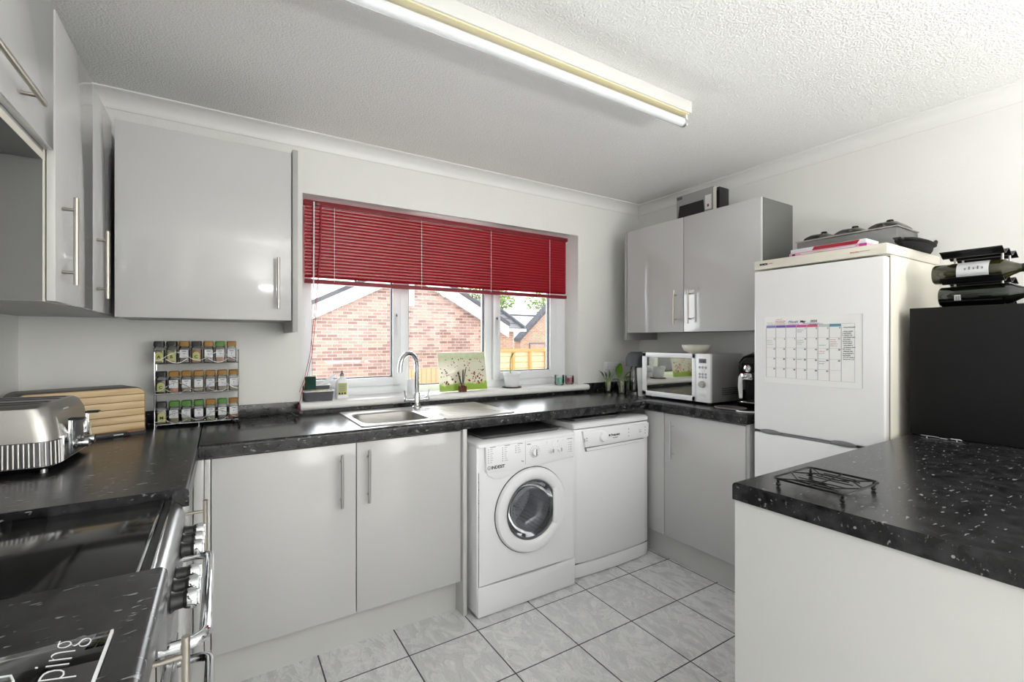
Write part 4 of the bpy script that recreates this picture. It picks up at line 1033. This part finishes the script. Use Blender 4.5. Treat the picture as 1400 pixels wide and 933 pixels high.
# a rounded tower: back column, overhanging head and a base
MB().loft([(0, -.075, .09, -.055, .055, .04), (.02, -.075, .09, -.055, .055, .04), (.024, .005, .09, -.05, .05, .03), (.20, .005, .09, -.05, .05, .03)], 'dark_steel', seg=8).build('column', sm, local=True)
MB().loft([(.198, -.085, .09, -.056, .056, .045), (.255, -.085, .09, -.056, .056, .045), (.285, -.07, .085, -.052, .052, .045), (.298, -.045, .07, -.04, .04, .039)], 'dark_grey', seg=8).build('head', sm, local=True)
MB().lathe([(0, .022), (.024, .022), (.028, .03), (.030, .16), (.024, .185), (.016, .197), (0, .197)], 'water_glass', (-.035, 0, 0), 24).build('bottle', sm, local=True)
cupb = MB().lathe([(0, 0), (.024, 0), (.026, .003), (.036, .19), (.034, .19), (.024, .008), (0, .008)], 'white_plastic', seg=32)
single(cupb, 'tall_beaker', 'tall tapered white beaker beside the left edge of the microwave', 'beaker', (2.440, 2.215, WT))

# ------------------------------------------------------------------ microwave and bowl
mw = thing('microwave', 'white and steel microwave with mirrored door on the right worktop', 'microwave', (2.38, 1.655, WT))
MX, my0, my1, mz0, mz1 = 2.385, 1.655, 2.165, .958, 1.245
MB().box(MX+.022, MX+.33, my0+.004, my1-.004, mz0, mz1-.002, 'mw_side', .005).build('casing', mw)
b = MB()
yd = 1.752
for a in ((yd, yd+.026, mz0+.002, mz1), (my1-.036, my1, mz0+.002, mz1), (yd, my1, mz0+.002, mz0+.034), (yd, my1, mz1-.030, mz1)): b.box(MX, MX+.022, a[0], a[1], a[2], a[3], 'white_plastic', .004)
dro = b.build('door', mw)
MB().box(MX+.006, MX+.02, yd+.02, my1-.03, mz0+.03, mz1-.026, 'mirror_door').build('mirror_glass', dro)
b = MB(); b.box(MX, MX+.022, my0, yd-.002, mz0+.002, mz1, 'white_plastic', .004); cpm = b.build('control_panel', mw)
xm = MX-.001
b = MB(); b.box(xm, MX+.002, my0+.024, my0+.074, 1.190, 1.216, 'mid_grey', .001); b.text('12:20', .018, 'ink', FX(xm-.0005, my0+.070, 1.196)); b.build('display', cpm)
for z in (1.165, 1.125, 1.108):
    for y in (my0+.028, my0+.048, my0+.068): MB().lathe([(0, .004), (.006, .004), (.0075, 0)], 'pale_line', (MX, y, z), 12, axis='-x').build('button', cpm)
MB().lathe([(0, .004), (.010, .004), (.012, 0)], 'white_paint', (MX, my0+.048, 1.146), 16, axis='-x').build('button', cpm)
MB().lathe([(0, .020), (.017, .020), (.019, .016), (.020, 0)], 'steel', (MX, my0+.048, 1.066), 28, axis='-x').build('dial', cpm)
MB().box(MX-.005, MX+.003, my0+.022, my0+.076, 1.000, 1.028, 'white_paint', .003).build('door_button', cpm)
for x, y in ((MX+.04, my0+.03), (MX+.04, my1-.03), (MX+.29, my0+.03), (MX+.29, my1-.03)): MB().cyl((x, y, WT), (x, y, mz0+.002), .012, 'black', seg=14).build('foot', mw)
b = MB()
for k in range(4): b.box(MX+.12, MX+.30, my0+.0025, my0+.006, 1.0+k*.012, 1.004+k*.012, 'dark_steel')
b.build('side_vents', mw)
b = MB().lathe([(0, 0), (.045, 0), (.048, .004), (.070, .014), (.085, .036), (.088, .052), (.085, .052), (.080, .036), (.066, .018), (0, .008)], 'cream_app', seg=48)
single(b, 'bowl', 'shallow cream bowl on top of the microwave', 'bowl', (2.53, 1.850, mz1-.0015))

# ------------------------------------------------------------------ coffee machine + tray + plug lead
cf = thing('coffee_machine', 'black and chrome pod coffee machine between microwave and fridge', 'coffee machine', (2.56, 1.475, WT))
MB().loft([(0, -.075, .13, -.085, .085, .03), (.03, -.08, .13, -.088, .088, .03), (.034, -.005, .13, -.086, .086, .03), (.15, -.005, .13, -.086, .086, .03), (.165, -.07, .13, -.086, .086, .035), (.25, -.075, .13, -.084, .084, .035), (.285, -.05, .125, -.075, .075, .04), (.30, -.02, .11, -.055, .055, .04)], 'black_gloss', seg=8).build('body', cf, local=True)
MB().lathe([(0, .012), (.018, .012), (.022, .006), (.052, .004), (.056, 0), (.058, -.004)], 'chrome', (0, 0, 0), 32, mat=Matrix.Translation((.012, 0, .296)) @ Matrix.Rotation(-.35, 4, 'Y')).build('top_ring', cf, local=True)
MB().lathe([(0, .010), (.008, .010), (.012, .014), (.020, .012), (.022, 0)], 'chrome', (-.074, .010, .222), 24, axis='-x').build('front_dial', cf, local=True)
MB().box(-.098, -.066, -.02, .046, .155, .198, 'chrome', .010).build('brew_head', cf, local=True)
MB().tube([(-.086, .042, .19), (-.094, .045, .17), (-.094, .046, .12), (-.090, .045, .055)], [.007, .011, .012, .009], 'white_plastic', 12).build('lever_handle', cf, local=True)
MB().box(-.088, -.004, -.05, .05, .031, .036, 'chrome', .002).build('drip_tray', cf, local=True)
b = MB().loft([(0, -.06, .06, -.075, .075, .055), (.006, -.066, .066, -.082, .082, .058), (.009, -.066, .066, -.082, .082, .058), (.008, -.058, .058, -.072, .072, .05), (.004, -.05, .05, -.065, .065, .045)], 'steel', seg=8)
single(b, 'spoon_rest', 'small silver oval dish on the worktop in front of the coffee machine', 'dish', (2.385, 1.530, WT))
b = MB().tube([(2.315, 1.449, WT+.005), (2.30, 1.42, WT+.005), (2.315, 1.39, WT+.005), (2.35, 1.36, WT+.005), (2.45, 1.352, WT+.005)], .0042, 'white_plastic', 8)
single(b, 'power_lead', 'short white power lead on the worktop edge beside the fridge', 'cable', (0, 0, 0))

# ------------------------------------------------------------------ fridge freezer
fr = thing('fridge_freezer', 'tall white fridge freezer with cream casing and planner on its door', 'fridge', (2.55, 1.04, 0))
FXX, fy0, fy1, fz = 2.250, .772, 1.318, 1.716
MB().box(FXX+.052, XR-.004, fy0, fy1, .02, fz-.045, 'cream_app', .004).build('cabinet', fr)
b = MB(); b.box(FXX+.004, XR-.004, fy0-.002, fy1, fz-.044, fz, 'cream_app', .006)
b.text('BOSCH', .0115, 'ink', FX(FXX+.0032, 1.288, fz-.024), bold=.0009); b.text('cooler', .007, 'red_ink', FX(FXX+.0032, 1.243, fz-.022)); b.text('frost free', .009, 'red_ink', FX(FXX+.0032, .90, fz-.026)); b.box(FXX+.003, FXX+.005, .83, .865, fz-.023, fz-.0215, 'grey_line')
b.build('top_panel', fr)
MB().box(FXX+.045, FXX+.053, fy0+.006, fy1-.006, .1, fz-.05, 'gasket').build('door_seal', fr)
dz = .876
b = MB(); b.box(FXX, FXX+.045, fy0+.004, fy1-.002, dz+.006, fz-.052, 'fridge_door', .008, 4); ud = b.build('fridge_compartment_door', fr)
b = MB(); b.box(FXX, FXX+.045, fy0+.004, fy1-.002, .08, dz-.006, 'fridge_door', .008, 4); ld = b.build('freezer_compartment_door', fr)
b = MB()
for yc in (1.235, .925):
    b.lathe([(0, 0.004), (.3, .004), (.9, .002), (1, 0)], 'dark_grey' if 0 else 'mid_grey', (0, 0, 0), 28, mat=Matrix.Translation((FXX-.001, yc, dz+.004)) @ Matrix.Rotation(-PI/2, 4, 'Y') @ Matrix.Diagonal((.012, .050, 1, 1)))
b.box(FXX+.001, FXX+.02, .975, 1.20, dz-.006, dz+.005, 'mid_grey'); b.box(FXX+.010, FXX+.02, .79, 1.317, dz-.004, dz+.004, 'gasket'); b.build('door_grip', fr)
MB().box(FXX+.03, XR-.01, fy0+.01, fy1-.01, 0, .03, 'black').build('plinth', fr)

# weekly / monthly planner stuck on the door
pl = thing('wall_planner', 'white monthly planner sheet with coloured headings stuck on the fridge door', 'calendar', (FXX-.001, 1.05, 1.27))
pX = FXX-.0016
MB().box(pX, FXX-.0002, .852, 1.262, 1.120, 1.436, 'paper').box(pX-.0006, pX, .852, .8545, 1.122, 1.434, 'pale_line').build('sheet', pl)
y_l, y_r = 1.253, .931; ztop, zbot = 1.383, 1.146; cw = (y_l-y_r)/7; rh = (ztop-zbot)/5
b = MB(); lt = pX-.0005
for k in range(8): b.box(lt, pX, y_l-k*cw-.0006, y_l-k*cw+.0006, zbot, ztop, 'grey_line')
for k in range(6): b.box(lt, pX, y_r, y_l, zbot+k*rh-.0004, zbot+k*rh+.0004, 'pale_line')
b.box(lt, pX, .8805, .8815, zbot, ztop+.012, 'pale_line'); b.box(lt, pX, .881, .931, ztop+.0115, ztop+.0125, 'pale_line'); b.box(lt, pX, .881, .931, zbot, zbot+.001, 'pale_line')
b.build('grid_lines', pl)
b = MB()
for k, nm in enumerate(('periwinkle', 'violet', 'purple', 'magenta_strip', 'rose', 'pale_sage', 'teal')): b.box(lt-.0002, pX, y_l-(k+1)*cw+.0008, y_l-k*cw-.0008, ztop, ztop+.0115, CAL[nm])
b.build('heading_strip', pl)
b = MB(); tX = lt-.0004
day = 1
for r in range(5):
    for c in range(7):
        if r == 0 and c < 3: continue
        if day > 31: break
        b.text(str(day), .0085, 'ink', FX(tX, y_l-(c+1)*cw+(.012 if day > 9 else .008), ztop-r*rh-.009), depth=.0002, bold=.0003); day += 1
    if day > 31: break
b.text('Month', .016, 'blue_ink', FX(tX, 1.150, 1.404), depth=.0002, shear=.3); b.text('May', .014, 'ink', FX(tX, 1.098, 1.405), depth=.0002, bold=.0005, shear=.2); b.text('2024', .014, 'ink', FX(tX, 1.055, 1.405), depth=.0002, bold=.0003, shear=.2)
b.build('printed_dates', pl)
random.seed(5)
b = MB()
def scrib(y, z, L, m, s=.0022, r=.00045):
    pts = []; n = int(L/.0012)
    for k in range(n):
        if random.random() < .10 and len(pts) > 3:
            b.tube(pts, r, m, 4); pts = []; continue
        pts.append((tX, y-k*.0012, z+s*math.sin(k*1.9+random.random())*random.uniform(.4, 1)))
    if len(pts) > 2: b.tube(pts, r, m, 4)
for zz, mm, yy, L in ((1.422, 'red_ink', 1.205, .03), (1.414, 'red_ink', 1.21, .05), (1.407, 'red_ink', 1.21, .045), (1.400, 'red_ink', 1.215, .06), (1.407, 'grey_line', 1.250, .03), (1.399, 'grey_line', 1.250, .035), (1.398, 'magenta', 1.15, .05), (1.400, 'blue_ink', 1.085, .07), (1.396, 'blue_ink', 1.06, .06)): scrib(yy, zz, L, mm)
def cell(c, r, lines, m, dz=.014):
    for k in range(lines): scrib(y_l-c*cw-.004, ztop-r*rh-dz-k*.009, random.uniform(.022, .034), m)
cell(3, 0, 2, 'blue_ink', .012); cell(0, 1, 2, 'green_ink', .012); cell(0, 1, 1, 'red_ink', .032); cell(3, 1, 3, 'green_ink', .012); cell(5, 1, 1, 'green_ink', .034); cell(6, 1, 4, 'red_ink', .010); cell(5, 2, 2, 'red_ink', .014); cell(5, 3, 2, 'blue_ink', .012); cell(3, 3, 1, 'green_ink', .005)
zz = 1.378
for k in range(17):
    if k in (1,): continue
    scrib(.927-random.random()*.006, zz-k*.0085, random.uniform(.030, .048), 'ink', .0024, .0007)
b.build('handwriting', pl)

# ------------------------------------------------------------------ on top of the fridge
FT = fz+.0005
bs = thing('buffet_server', 'stainless steel three-pan buffet server with black lid knobs on the fridge', 'food warmer', (2.7, 1.06, FT))
MB().box(2.592, 2.838, .850, 1.282, FT+.035, FT+.124, 'stainless', .003).box(2.586, 2.842, .845, 1.287, FT+.124, FT+.130, 'steel', .002).build('body', bs)
for x, y in ((2.62, .88), (2.62, 1.25), (2.81, .88), (2.81, 1.25)): MB().cyl((x, y, FT), (x, y, FT+.037), .014, 'black', seg=14).build('foot', bs)
for y in (1.205, 1.062, .918):
    l = MB(); l.loft([(FT+.130, 2.600, 2.830, y-.062, y+.062, .03), (FT+.144, 2.606, 2.824, y-.058, y+.058, .03), (FT+.160, 2.63, 2.80, y-.045, y+.045, .03), (FT+.166, 2.66, 2.77, y-.03, y+.03, .025)], 'lid_glass'); lo = l.build('lid', bs)
    MB().lathe([(0, .016), (.012, .016), (.015, .011), (.011, .006), (.004, .004), (.004, -.002)], 'black', (2.715, y, FT+.168), 18).build('knob', lo)
def carton(name, label, x0, x1, y0, y1, z0, z1, base, extra):
    b = MB(); b.box(x0, x1, y0, y1, z0, z1, base, .001); extra(b); return single(b, name, label, 'box', (0, 0, 0))
def ex1(b): b.box(2.2985, 2.301, 1.145, 1.158, FT+.004, FT+.014, 'ink'); b.box(2.2985, 2.301, 1.02, 1.05, FT+.006, FT+.011, 'label_olive'); b.box(2.2985, 2.301, .858, .885, FT+.002, FT+.018, 'magenta'); b.box(2.2985, 2.301, .90, 1.12, FT+.009, FT+.014, 'label_white')
carton('flat_box', 'flat pale pink box with magenta corner on the fridge, lower of two', 2.300, 2.44, .858, 1.172, FT, FT+.019, 'pink_box', ex1)
def ex2(b): b.prism([(1.072, FT+.0215), (.895, FT+.0215), (.885, FT+.0365), (1.064, FT+.0365)], 'x', 2.3025, 2.306, 'red_card')
carton('flat_box', 'flat white and dark red box on the fridge, upper of two', 2.305, 2.43, .862, 1.168, FT+.0195, FT+.038, 'label_white', ex2)
pn = thing('oval_pan', 'black oval pan with stub handle at the near end of the fridge top', 'pan', (2.625, .792, FT))
MB().lathe([(0, .0), (.70, 0), (.80, .012), (.84, .030), (1.0, .037), (1.0, .041), (.86, .047), (.5, .056), (0, .060)], 'black_matte', seg=40, mat=Matrix.Diagonal((.185, .050, 1, 1))).build('body', pn, local=True)
MB().tube([(.17, -.004, .041), (.215, -.004, .060), (.240, -.004, .082)], [.007, .009, .008], 'black', 10).build('handle', pn, local=True)
MB().tube([(-.17, -.01, .038), (-.21, -.01, .038), (-.215, .01, .038), (-.17, .012, .038)], .004, 'black', 8).build('handle', pn, local=True)

# ------------------------------------------------------------------ on top of the right wall cabinet
DT = 2.1185
b = MB(); b.box(2.585, 2.625, 1.775, 2.045, DT, DT+.165, 'box_grey', .002)
b.prism([(1.83, DT), (2.035, DT), (2.02, DT+.098), (1.84, DT+.098)], 'x', 2.5835, 2.586, 'black'); b.box(2.5835, 2.586, 1.785, 1.828, DT+.03, DT+.12, 'label_white'); b.box(2.583, 2.5855, 1.80, 1.813, DT+.045, DT+.062, 'red_card'); b.box(2.5835, 2.586, 2.00, 2.04, DT+.14, DT+.158, 'dark_grey')
single(b, 'appliance_box', 'grey printed box standing on top of the right wall cabinet', 'box', (0, 0, 0))
b = MB(); b.box(2.585, 2.68, 1.728, 1.748, DT, DT+.150, 'black', .002); b.box(2.5838, 2.586, 1.7285, 1.7475, DT+.02, DT+.13, 'black_matte')
single(b, 'book', 'slim black book upright beside the grey box on the cabinet', 'book', (0, 0, 0))
b = MB(); b.box(2.585, 2.66, 1.750, 1.773, DT, DT+.158, 'edge_cream', .002)
single(b, 'book', 'cream-spined book between the grey box and the black book', 'book', (0, 0, 0))

# ------------------------------------------------------------------ large black box and wine rack on the peninsula
bx = thing('black_box', 'large plain matte black box standing on the peninsula beside the fridge', 'storage box', (2.36, .44, WT))
MB().box(2.366, 2.82, .135, .735, WT+.0005, 1.452, 'black_matte', .002).build('body', bx)
MB().box(2.360, 2.3655, .137, .733, WT+.003, 1.450, 'black_matte', .001).build('front_panel', bx)
b = MB(); z = WT+.0045
b.tube([(2.335, .690, z), (2.335, .640, z), (2.331, .632, z-.0005), (2.324, .628, z-.001), (2.324, .608, z-.001), (2.334, .602, z), (2.338, .575, z), (2.338, .571, WT+.0022)], .0022, 'chrome', 8)
b.cyl((2.337, .672, WT), (2.337, .672, z), .0028, 'chrome', seg=8); b.cyl((2.338, .585, WT), (2.338, .585, z), .0028, 'chrome', seg=8)
single(b, 'wire_stand', 'small bent silver wire stand at the foot of the black box', 'stand', (0, 0, 0))
RT = 1.4525
wr = thing('wine_rack', 'black corrugated wine rack with steel posts on the large black box', 'wine rack', (2.50, .55, RT))
def corr(z, y0, y1, xs=(2.395, 2.625)):
    """wavy sheet: corrugated across x, long in y"""
    b = MB(); top = []; n = 48
    for k in range(n+1):
        u = k/n; x = xs[0]+(xs[1]-xs[0])*u; top.append((x, z+.010*math.cos(u*2*PI*2.5)))
    bot = [(p[0], p[1]-.003) for p in top][::-1]
    b.prism(top+bot, 'y', y0, y1, 'black_metal'); return b
for z in (RT+.0135, RT+.103, RT+.205): corr(z, .478, .652).build('shelf', wr)
for x in (2.502, 2.60):
    for y in (.498, .632): MB().cyl((x, y, RT), (x, y, RT+.203), .0038, 'steel', seg=10).build('post', wr)
def bottle(label, x, y, z, m, capm, lab, lm, r=.0385):
    o = thing('wine_bottle', label, 'wine bottle', (x, y, z), 0, 'bottles in the wine rack')
    R90 = Matrix.Rotation(PI/2, 4, 'X')   # +z of the profile to -y
    MB().lathe([(0, .012), (r*.5, .004), (r*.9, 0), (r, .006), (r, .185), (r*.93, .200), (r*.62, .222), (.0155, .240), (.0148, .29), (.0155, .30), (0, .30)], m, seg=40, mat=R90).build('glass', o, local=True)
    MB().lathe([(.0153, .225+.02), (.0158, .247), (.0158, .302), (0, .303)], capm, seg=24, mat=R90).build('capsule', o, local=True)
    b = MB()
    if lab == 'wrap':
        bm = bmesh.new(); n = 20; V = []
        for k in range(n+1):
            a = math.radians(60+150*k/n); V.append([bm.verts.new(((r+.0005)*math.cos(a), -t, (r+.0005)*math.sin(a))) for t in (.075, .165)])
        for k in range(n): bm.faces.new((V[k][0], V[k+1][0], V[k+1][1], V[k][1]))
        b.add(bm, lm)
        for k in range(5): b.box(-r*.99-.0012, -r*.97, -.150+k*.012, -.146+k*.012, .006-.0, .014+.004*(k % 2), 'grey_line')
    else:
        b.box(-r-.0008, -r+.003, -.068, -.05, -.022, .002, lm); 
        for k in range(5): b.box(-r-.0014, -r, -.066+k*.003, -.0648+k*.003, -.018, -.002, 'ink')
    b.build('label', o, local=True); return o
bottle('upper wine bottle with a white label in the black rack', 2.4525, .682, RT+.103+.0305+.0, 'bottle_olive', 'black', 'wrap', 'label_white')
bottle('lower dark wine bottle with a pink capsule in the black rack', 2.4525, .662, RT+.0135+.0305, 'bottle_glass', 'pink_box', 'tag', 'label_white')

# ------------------------------------------------------------------ ceiling light
cl = thing('ceiling_light', 'fluorescent batten light with one bare tube on the ceiling', 'ceiling light', (1.1, 1.33, ZC))
MB().box(-.05, 1.784, 1.328, 1.374, 2.340, ZC-.0005, 'batten', .002).build('batten', cl)
MB().box(-.045, 1.775, 1.334, 1.368, 2.334, 2.3405, 'cream_tube', .002).build('gear_cover', cl)
b = MB(); b.cyl((-.03, 1.352, 2.300), (1.745, 1.352, 2.300), .019, 'tube', seg=28); b.build('tube', cl)
for xa, xb in ((-.045, -.03), (1.745, 1.76)): MB().cyl((xa, 1.352, 2.300), (xb, 1.352, 2.300), .0195, 'steel', seg=28).build('end_cap', cl)
for xa in (-.047, 1.760): MB().box(xa, xa+.012, 1.340, 1.364, 2.286, 2.338, 'white_plastic', .003).build('tube_holder', cl)

# ------------------------------------------------------------------ outdoors
GZ = -.25
struct(MB().box(-30, 60, YW+.35, 60, GZ-.1, GZ, 'ground'), 'ground')
YG = 11.0
def gx(xa, Y): return xa
# neighbour gable house: apex, rakes
ho = thing('house', 'brick gabled house with white bargeboards seen through the window', 'house', (3.8, YG, GZ))
ax, az = 3.92, 2.95   # apex of the brick
sl, sr = .505, .545
xl, xr = -1.2, 6.35
zl, zr = az-sl*(ax-xl), az-sr*(xr-ax)
MB().prism([(xl, GZ), (xr, GZ), (xr, zr), (ax, az), (xl, zl)], 'y', YG, YG+.3, 'brick').build('gable_wall', ho)
def board(x0, z0, x1, z1, t0, t1, y0, y1, m):
    return MB().prism([(x0, z0+t0), (x1, z1+t0), (x1, z1+t1), (x0, z0+t1)], 'y', y0, y1, m)
xe, xw = xr+.35, xl-.35
ze, zw = az-sr*(xe-ax), az-sl*(ax-xw)
board(xw, zw, ax, az, -.02, .30, YG-.16, YG-.12, 'white_paint').build('bargeboard', ho)
board(ax, az, xe, ze, -.02, .30, YG-.16, YG-.12, 'white_paint').build('bargeboard', ho)
board(xw, zw, ax, az, .10, .20, YG-.20, YG-.155, 'white_paint').build('bargeboard', ho)
board(xw, zw, ax, az, .30, .40, YG-.22, YG+.6, 'roof_edge').build('roof_slope', ho)
board(ax, az, xe, ze, .30, .40, YG-.22, YG+.6, 'roof_edge').build('roof_slope', ho)
b = MB(); wx, wz = 4.03, 2.18
b.box(3.50, wx, YG-.05, YG+.05, wz, 2.85, 'white_paint', .01); b.box(3.56, wx-.07, YG-.055, YG-.045, wz+.10, 2.8, 'glass'); b.build('upper_window', ho)
# second house behind with tiled roof
h2 = thing('house', 'house with grey tiled roof behind the right rake of the gable', 'house', (8.5, 15, GZ))
m_ = MB(); 
m_.prism([(14.0, 1.72), (17.0, 3.05), (20.0, 1.72)], 'x', 6.3, 9.3, 'roof'); m_.build('roof', h2)
MB().box(6.5, 9.0, 14.25, 19.7, GZ, 1.72, 'brick_far').build('walls', h2)
MB().box(6.3, 9.35, 13.93, 14.0, 1.66, 1.76, 'white_paint').prism([(13.95, 1.70), (17.0, 3.05), (17.0, 3.17), (13.95, 1.82)], 'x', 9.3, 9.4, 'roof_edge').build('gutter', h2)
h3 = thing('house', 'large pale low-pitched roof beyond the fence in the right pane', 'house', (15, 24, GZ))
MB().prism([(26.0, 1.2), (31.0, 3.35), (36.0, 1.2)], 'x', 12.5, 22.0, 'pale_roof').build('roof', h3)
MB().box(13.0, 21.5, 26.6, 35.4, GZ, 1.2, 'white_paint').build('walls', h3)
MB().box(12.5, 22.0, 30.9, 31.1, 3.30, 3.44, 'roof_edge').build('ridge', h3)
h4 = thing('garage', 'orange brick garage with a sloping dark roof edge beyond the fence', 'garage', (15, 20, GZ))
MB().prism([(13.05, GZ), (17.4, GZ), (17.4, 1.5), (15.3, 3.5), (13.05, 1.42)], 'y', 20, 20.6, 'brick_far').build('walls', h4)
MB().prism([(12.9, 1.30), (15.3, 3.50), (15.3, 3.68), (12.9, 1.46)], 'y', 19.8, 20.4, 'roof_edge').prism([(15.3, 3.50), (17.6, 1.3), (17.6, 1.46), (15.3, 3.68)], 'y', 19.8, 20.4, 'roof_edge').build('roof', h4)
MB().box(13.6, 14.6, 19.96, 20.02, GZ, 1.24, 'mid_grey').box(13.65, 14.55, 19.94, 19.97, GZ, 1.16, 'pink_box' if 0 else 'brick_far').build('door', h4)
# fences
f1 = thing('fence', 'pale timber fence with horizontal boards in the right pane', 'fence', (5.5, 8, GZ))
MB().box(4.3, 9.0, 8.0, 8.03, GZ, 1.10, 'fence').box(4.3, 9.0, 7.97, 8.05, 1.10, 1.16, 'post').build('boards', f1)
for x in (5.03, 5.44, 5.85, 6.3, 6.8, 7.4): MB().box(x-.025, x+.025, 7.94, 8.0, GZ, 1.10, 'post').build('post', f1)
f2 = thing('fence', 'low timber fence with upright boards at the foot of the gable', 'fence', (4.2, 9.5, GZ))
MB().box(3.0, 5.2, 9.5, 9.53, GZ, .72, 'fence_v').build('boards', f2)
for x in (3.2, 5.1): MB().box(x-.03, x+.03, 9.54, 9.6, GZ, .70, 'post').build('post', f2)
# trees: crown of many small leaves on a trunk
def tree(label, x, y, z, r, n, seed, flat=.6):
    t = thing('tree', label, 'tree', (x, y, GZ)); random.seed(seed)
    bm = bmesh.new()
    for k in range(n):
        a = random.random()*2*PI; q = r*random.random()**.5; zz = random.uniform(-1, 1)*flat*r*math.sqrt(max(0, 1-(q/r)**2))
        c = Vector((q*math.cos(a), q*math.sin(a), z-GZ+zz)); s = random.uniform(.06, .13)*max(.6, y/20)
        u = Vector((random.gauss(0, 1), random.gauss(0, 1), random.gauss(0, 1))).normalized(); w = u.orthogonal().normalized()
        v = [bm.verts.new(c+u*s), bm.verts.new(c+w*s*.5), bm.verts.new(c-u*s), bm.verts.new(c-w*s*.5)]; bm.faces.new(v)
    b = MB(); b.add(bm, 'foliage'); b.build('crown', t, local=True)
    b = MB(); b.tube([(0, 0, 0), (.1, 0, (z-GZ)*.5), (0, 0, z-GZ)], [.16, .11, .05], 'bark', 8)
    for k in range(7):
        a = k*.9; b.tube([(0, 0, (z-GZ)*.7), (r*.5*math.cos(a), r*.5*math.sin(a), z-GZ+.2*math.sin(k)), (r*.8*math.cos(a), r*.8*math.sin(a), z-GZ+.3*math.cos(k))], [.05, .03, .01], 'bark', 5)
    b.build('trunk', t, local=True)
tree('green tree showing above the tiled roof in the middle pane', 11.3, 22, 3.85, 1.9, 1500, 1)
tree('green tree over the pale roof at the left of the right pane', 22.5, 39, 5.2, 2.0, 700, 2, .5)
tree('sparse pale tree behind the garage roof', 32, 44, 5.9, 2.3, 500, 3, .6)
tree('bare-twigged tree above the left rake of the brick gable', 6.0, 24, 5.2, 1.2, 260, 4, .5)

# ------------------------------------------------------------------ light
w = bpy.data.worlds.new('World'); SC.world = w; w.use_nodes = True
bg = w.node_tree.nodes['Background']; bg.inputs[0].default_value = (.93, .965, 1, 1); bg.inputs[1].default_value = 2.7
def area(name, loc, rot, sx, sy, e, col=(1, 1, 1)):
    l = bpy.data.lights.new(name, 'AREA'); l.shape = 'RECTANGLE'; l.size = sx; l.size_y = sy; l.energy = e; l.color = col
    o = bpy.data.objects.new(name, l); COL.objects.link(o); o.location = loc; o.rotation_euler = rot; return o
area('added_side_light', (XR-.01, -1.4, 1.48), (0, PI/2, 0), 1.2, 1.8, 22, (1, .99, .98))  # fill light added at the unseen side window to raise the room's brightness
# fill lamp on a stand, added unseen behind the camera to wash the ceiling
ul = thing('added_fill_lamp', 'white fill lamp on a stand, added behind the viewer to brighten the room', 'added fill lamp', (1.65, -1.85, 0))
MB().lathe([(0, 0), (.15, 0), (.15, .02), (.02, .035), (.0, .035)], 'white_plastic', (1.65, -1.85, 0)).build('base', ul)
MB().cyl((1.65, -1.85, .03), (1.65, -1.85, .92), .014, 'white_plastic').build('pole', ul)
MB().lathe([(0, .9), (.05, .9), (.33, .98), (.332, .985), (.05, .906), (0, .906)], 'white_plastic', (1.65, -1.85, 0)).build('bowl', ul)
area('added_fill_light', (1.65, -1.85, 1.0), (PI, 0, 0), .58, .58, 97, (1, .985, .965))  # light of the added lamp, aimed up for bounce off the ceiling
area('window_daylight', (1.28, YF+.12, 1.55), (-PI/2, 0, 0), 1.75, 1.0, 32, (.95, .975, 1))

# ------------------------------------------------------------------ camera
cam = bpy.data.cameras.new('Camera'); cam.sensor_width = 36; cam.lens = 633/1400*36; cam.clip_start = .02; cam.clip_end = 200
co = bpy.data.objects.new('Camera', cam); COL.objects.link(co); co.location = (0, 0, 1.32); co.rotation_euler = (PI/2, 0, -math.radians(32.089))
SC.camera = co
vs = SC.view_settings; vs.view_transform = 'Standard'; vs.look = 'None'; vs.gamma = 1; vs.use_curve_mapping = False; vs.exposure = .1
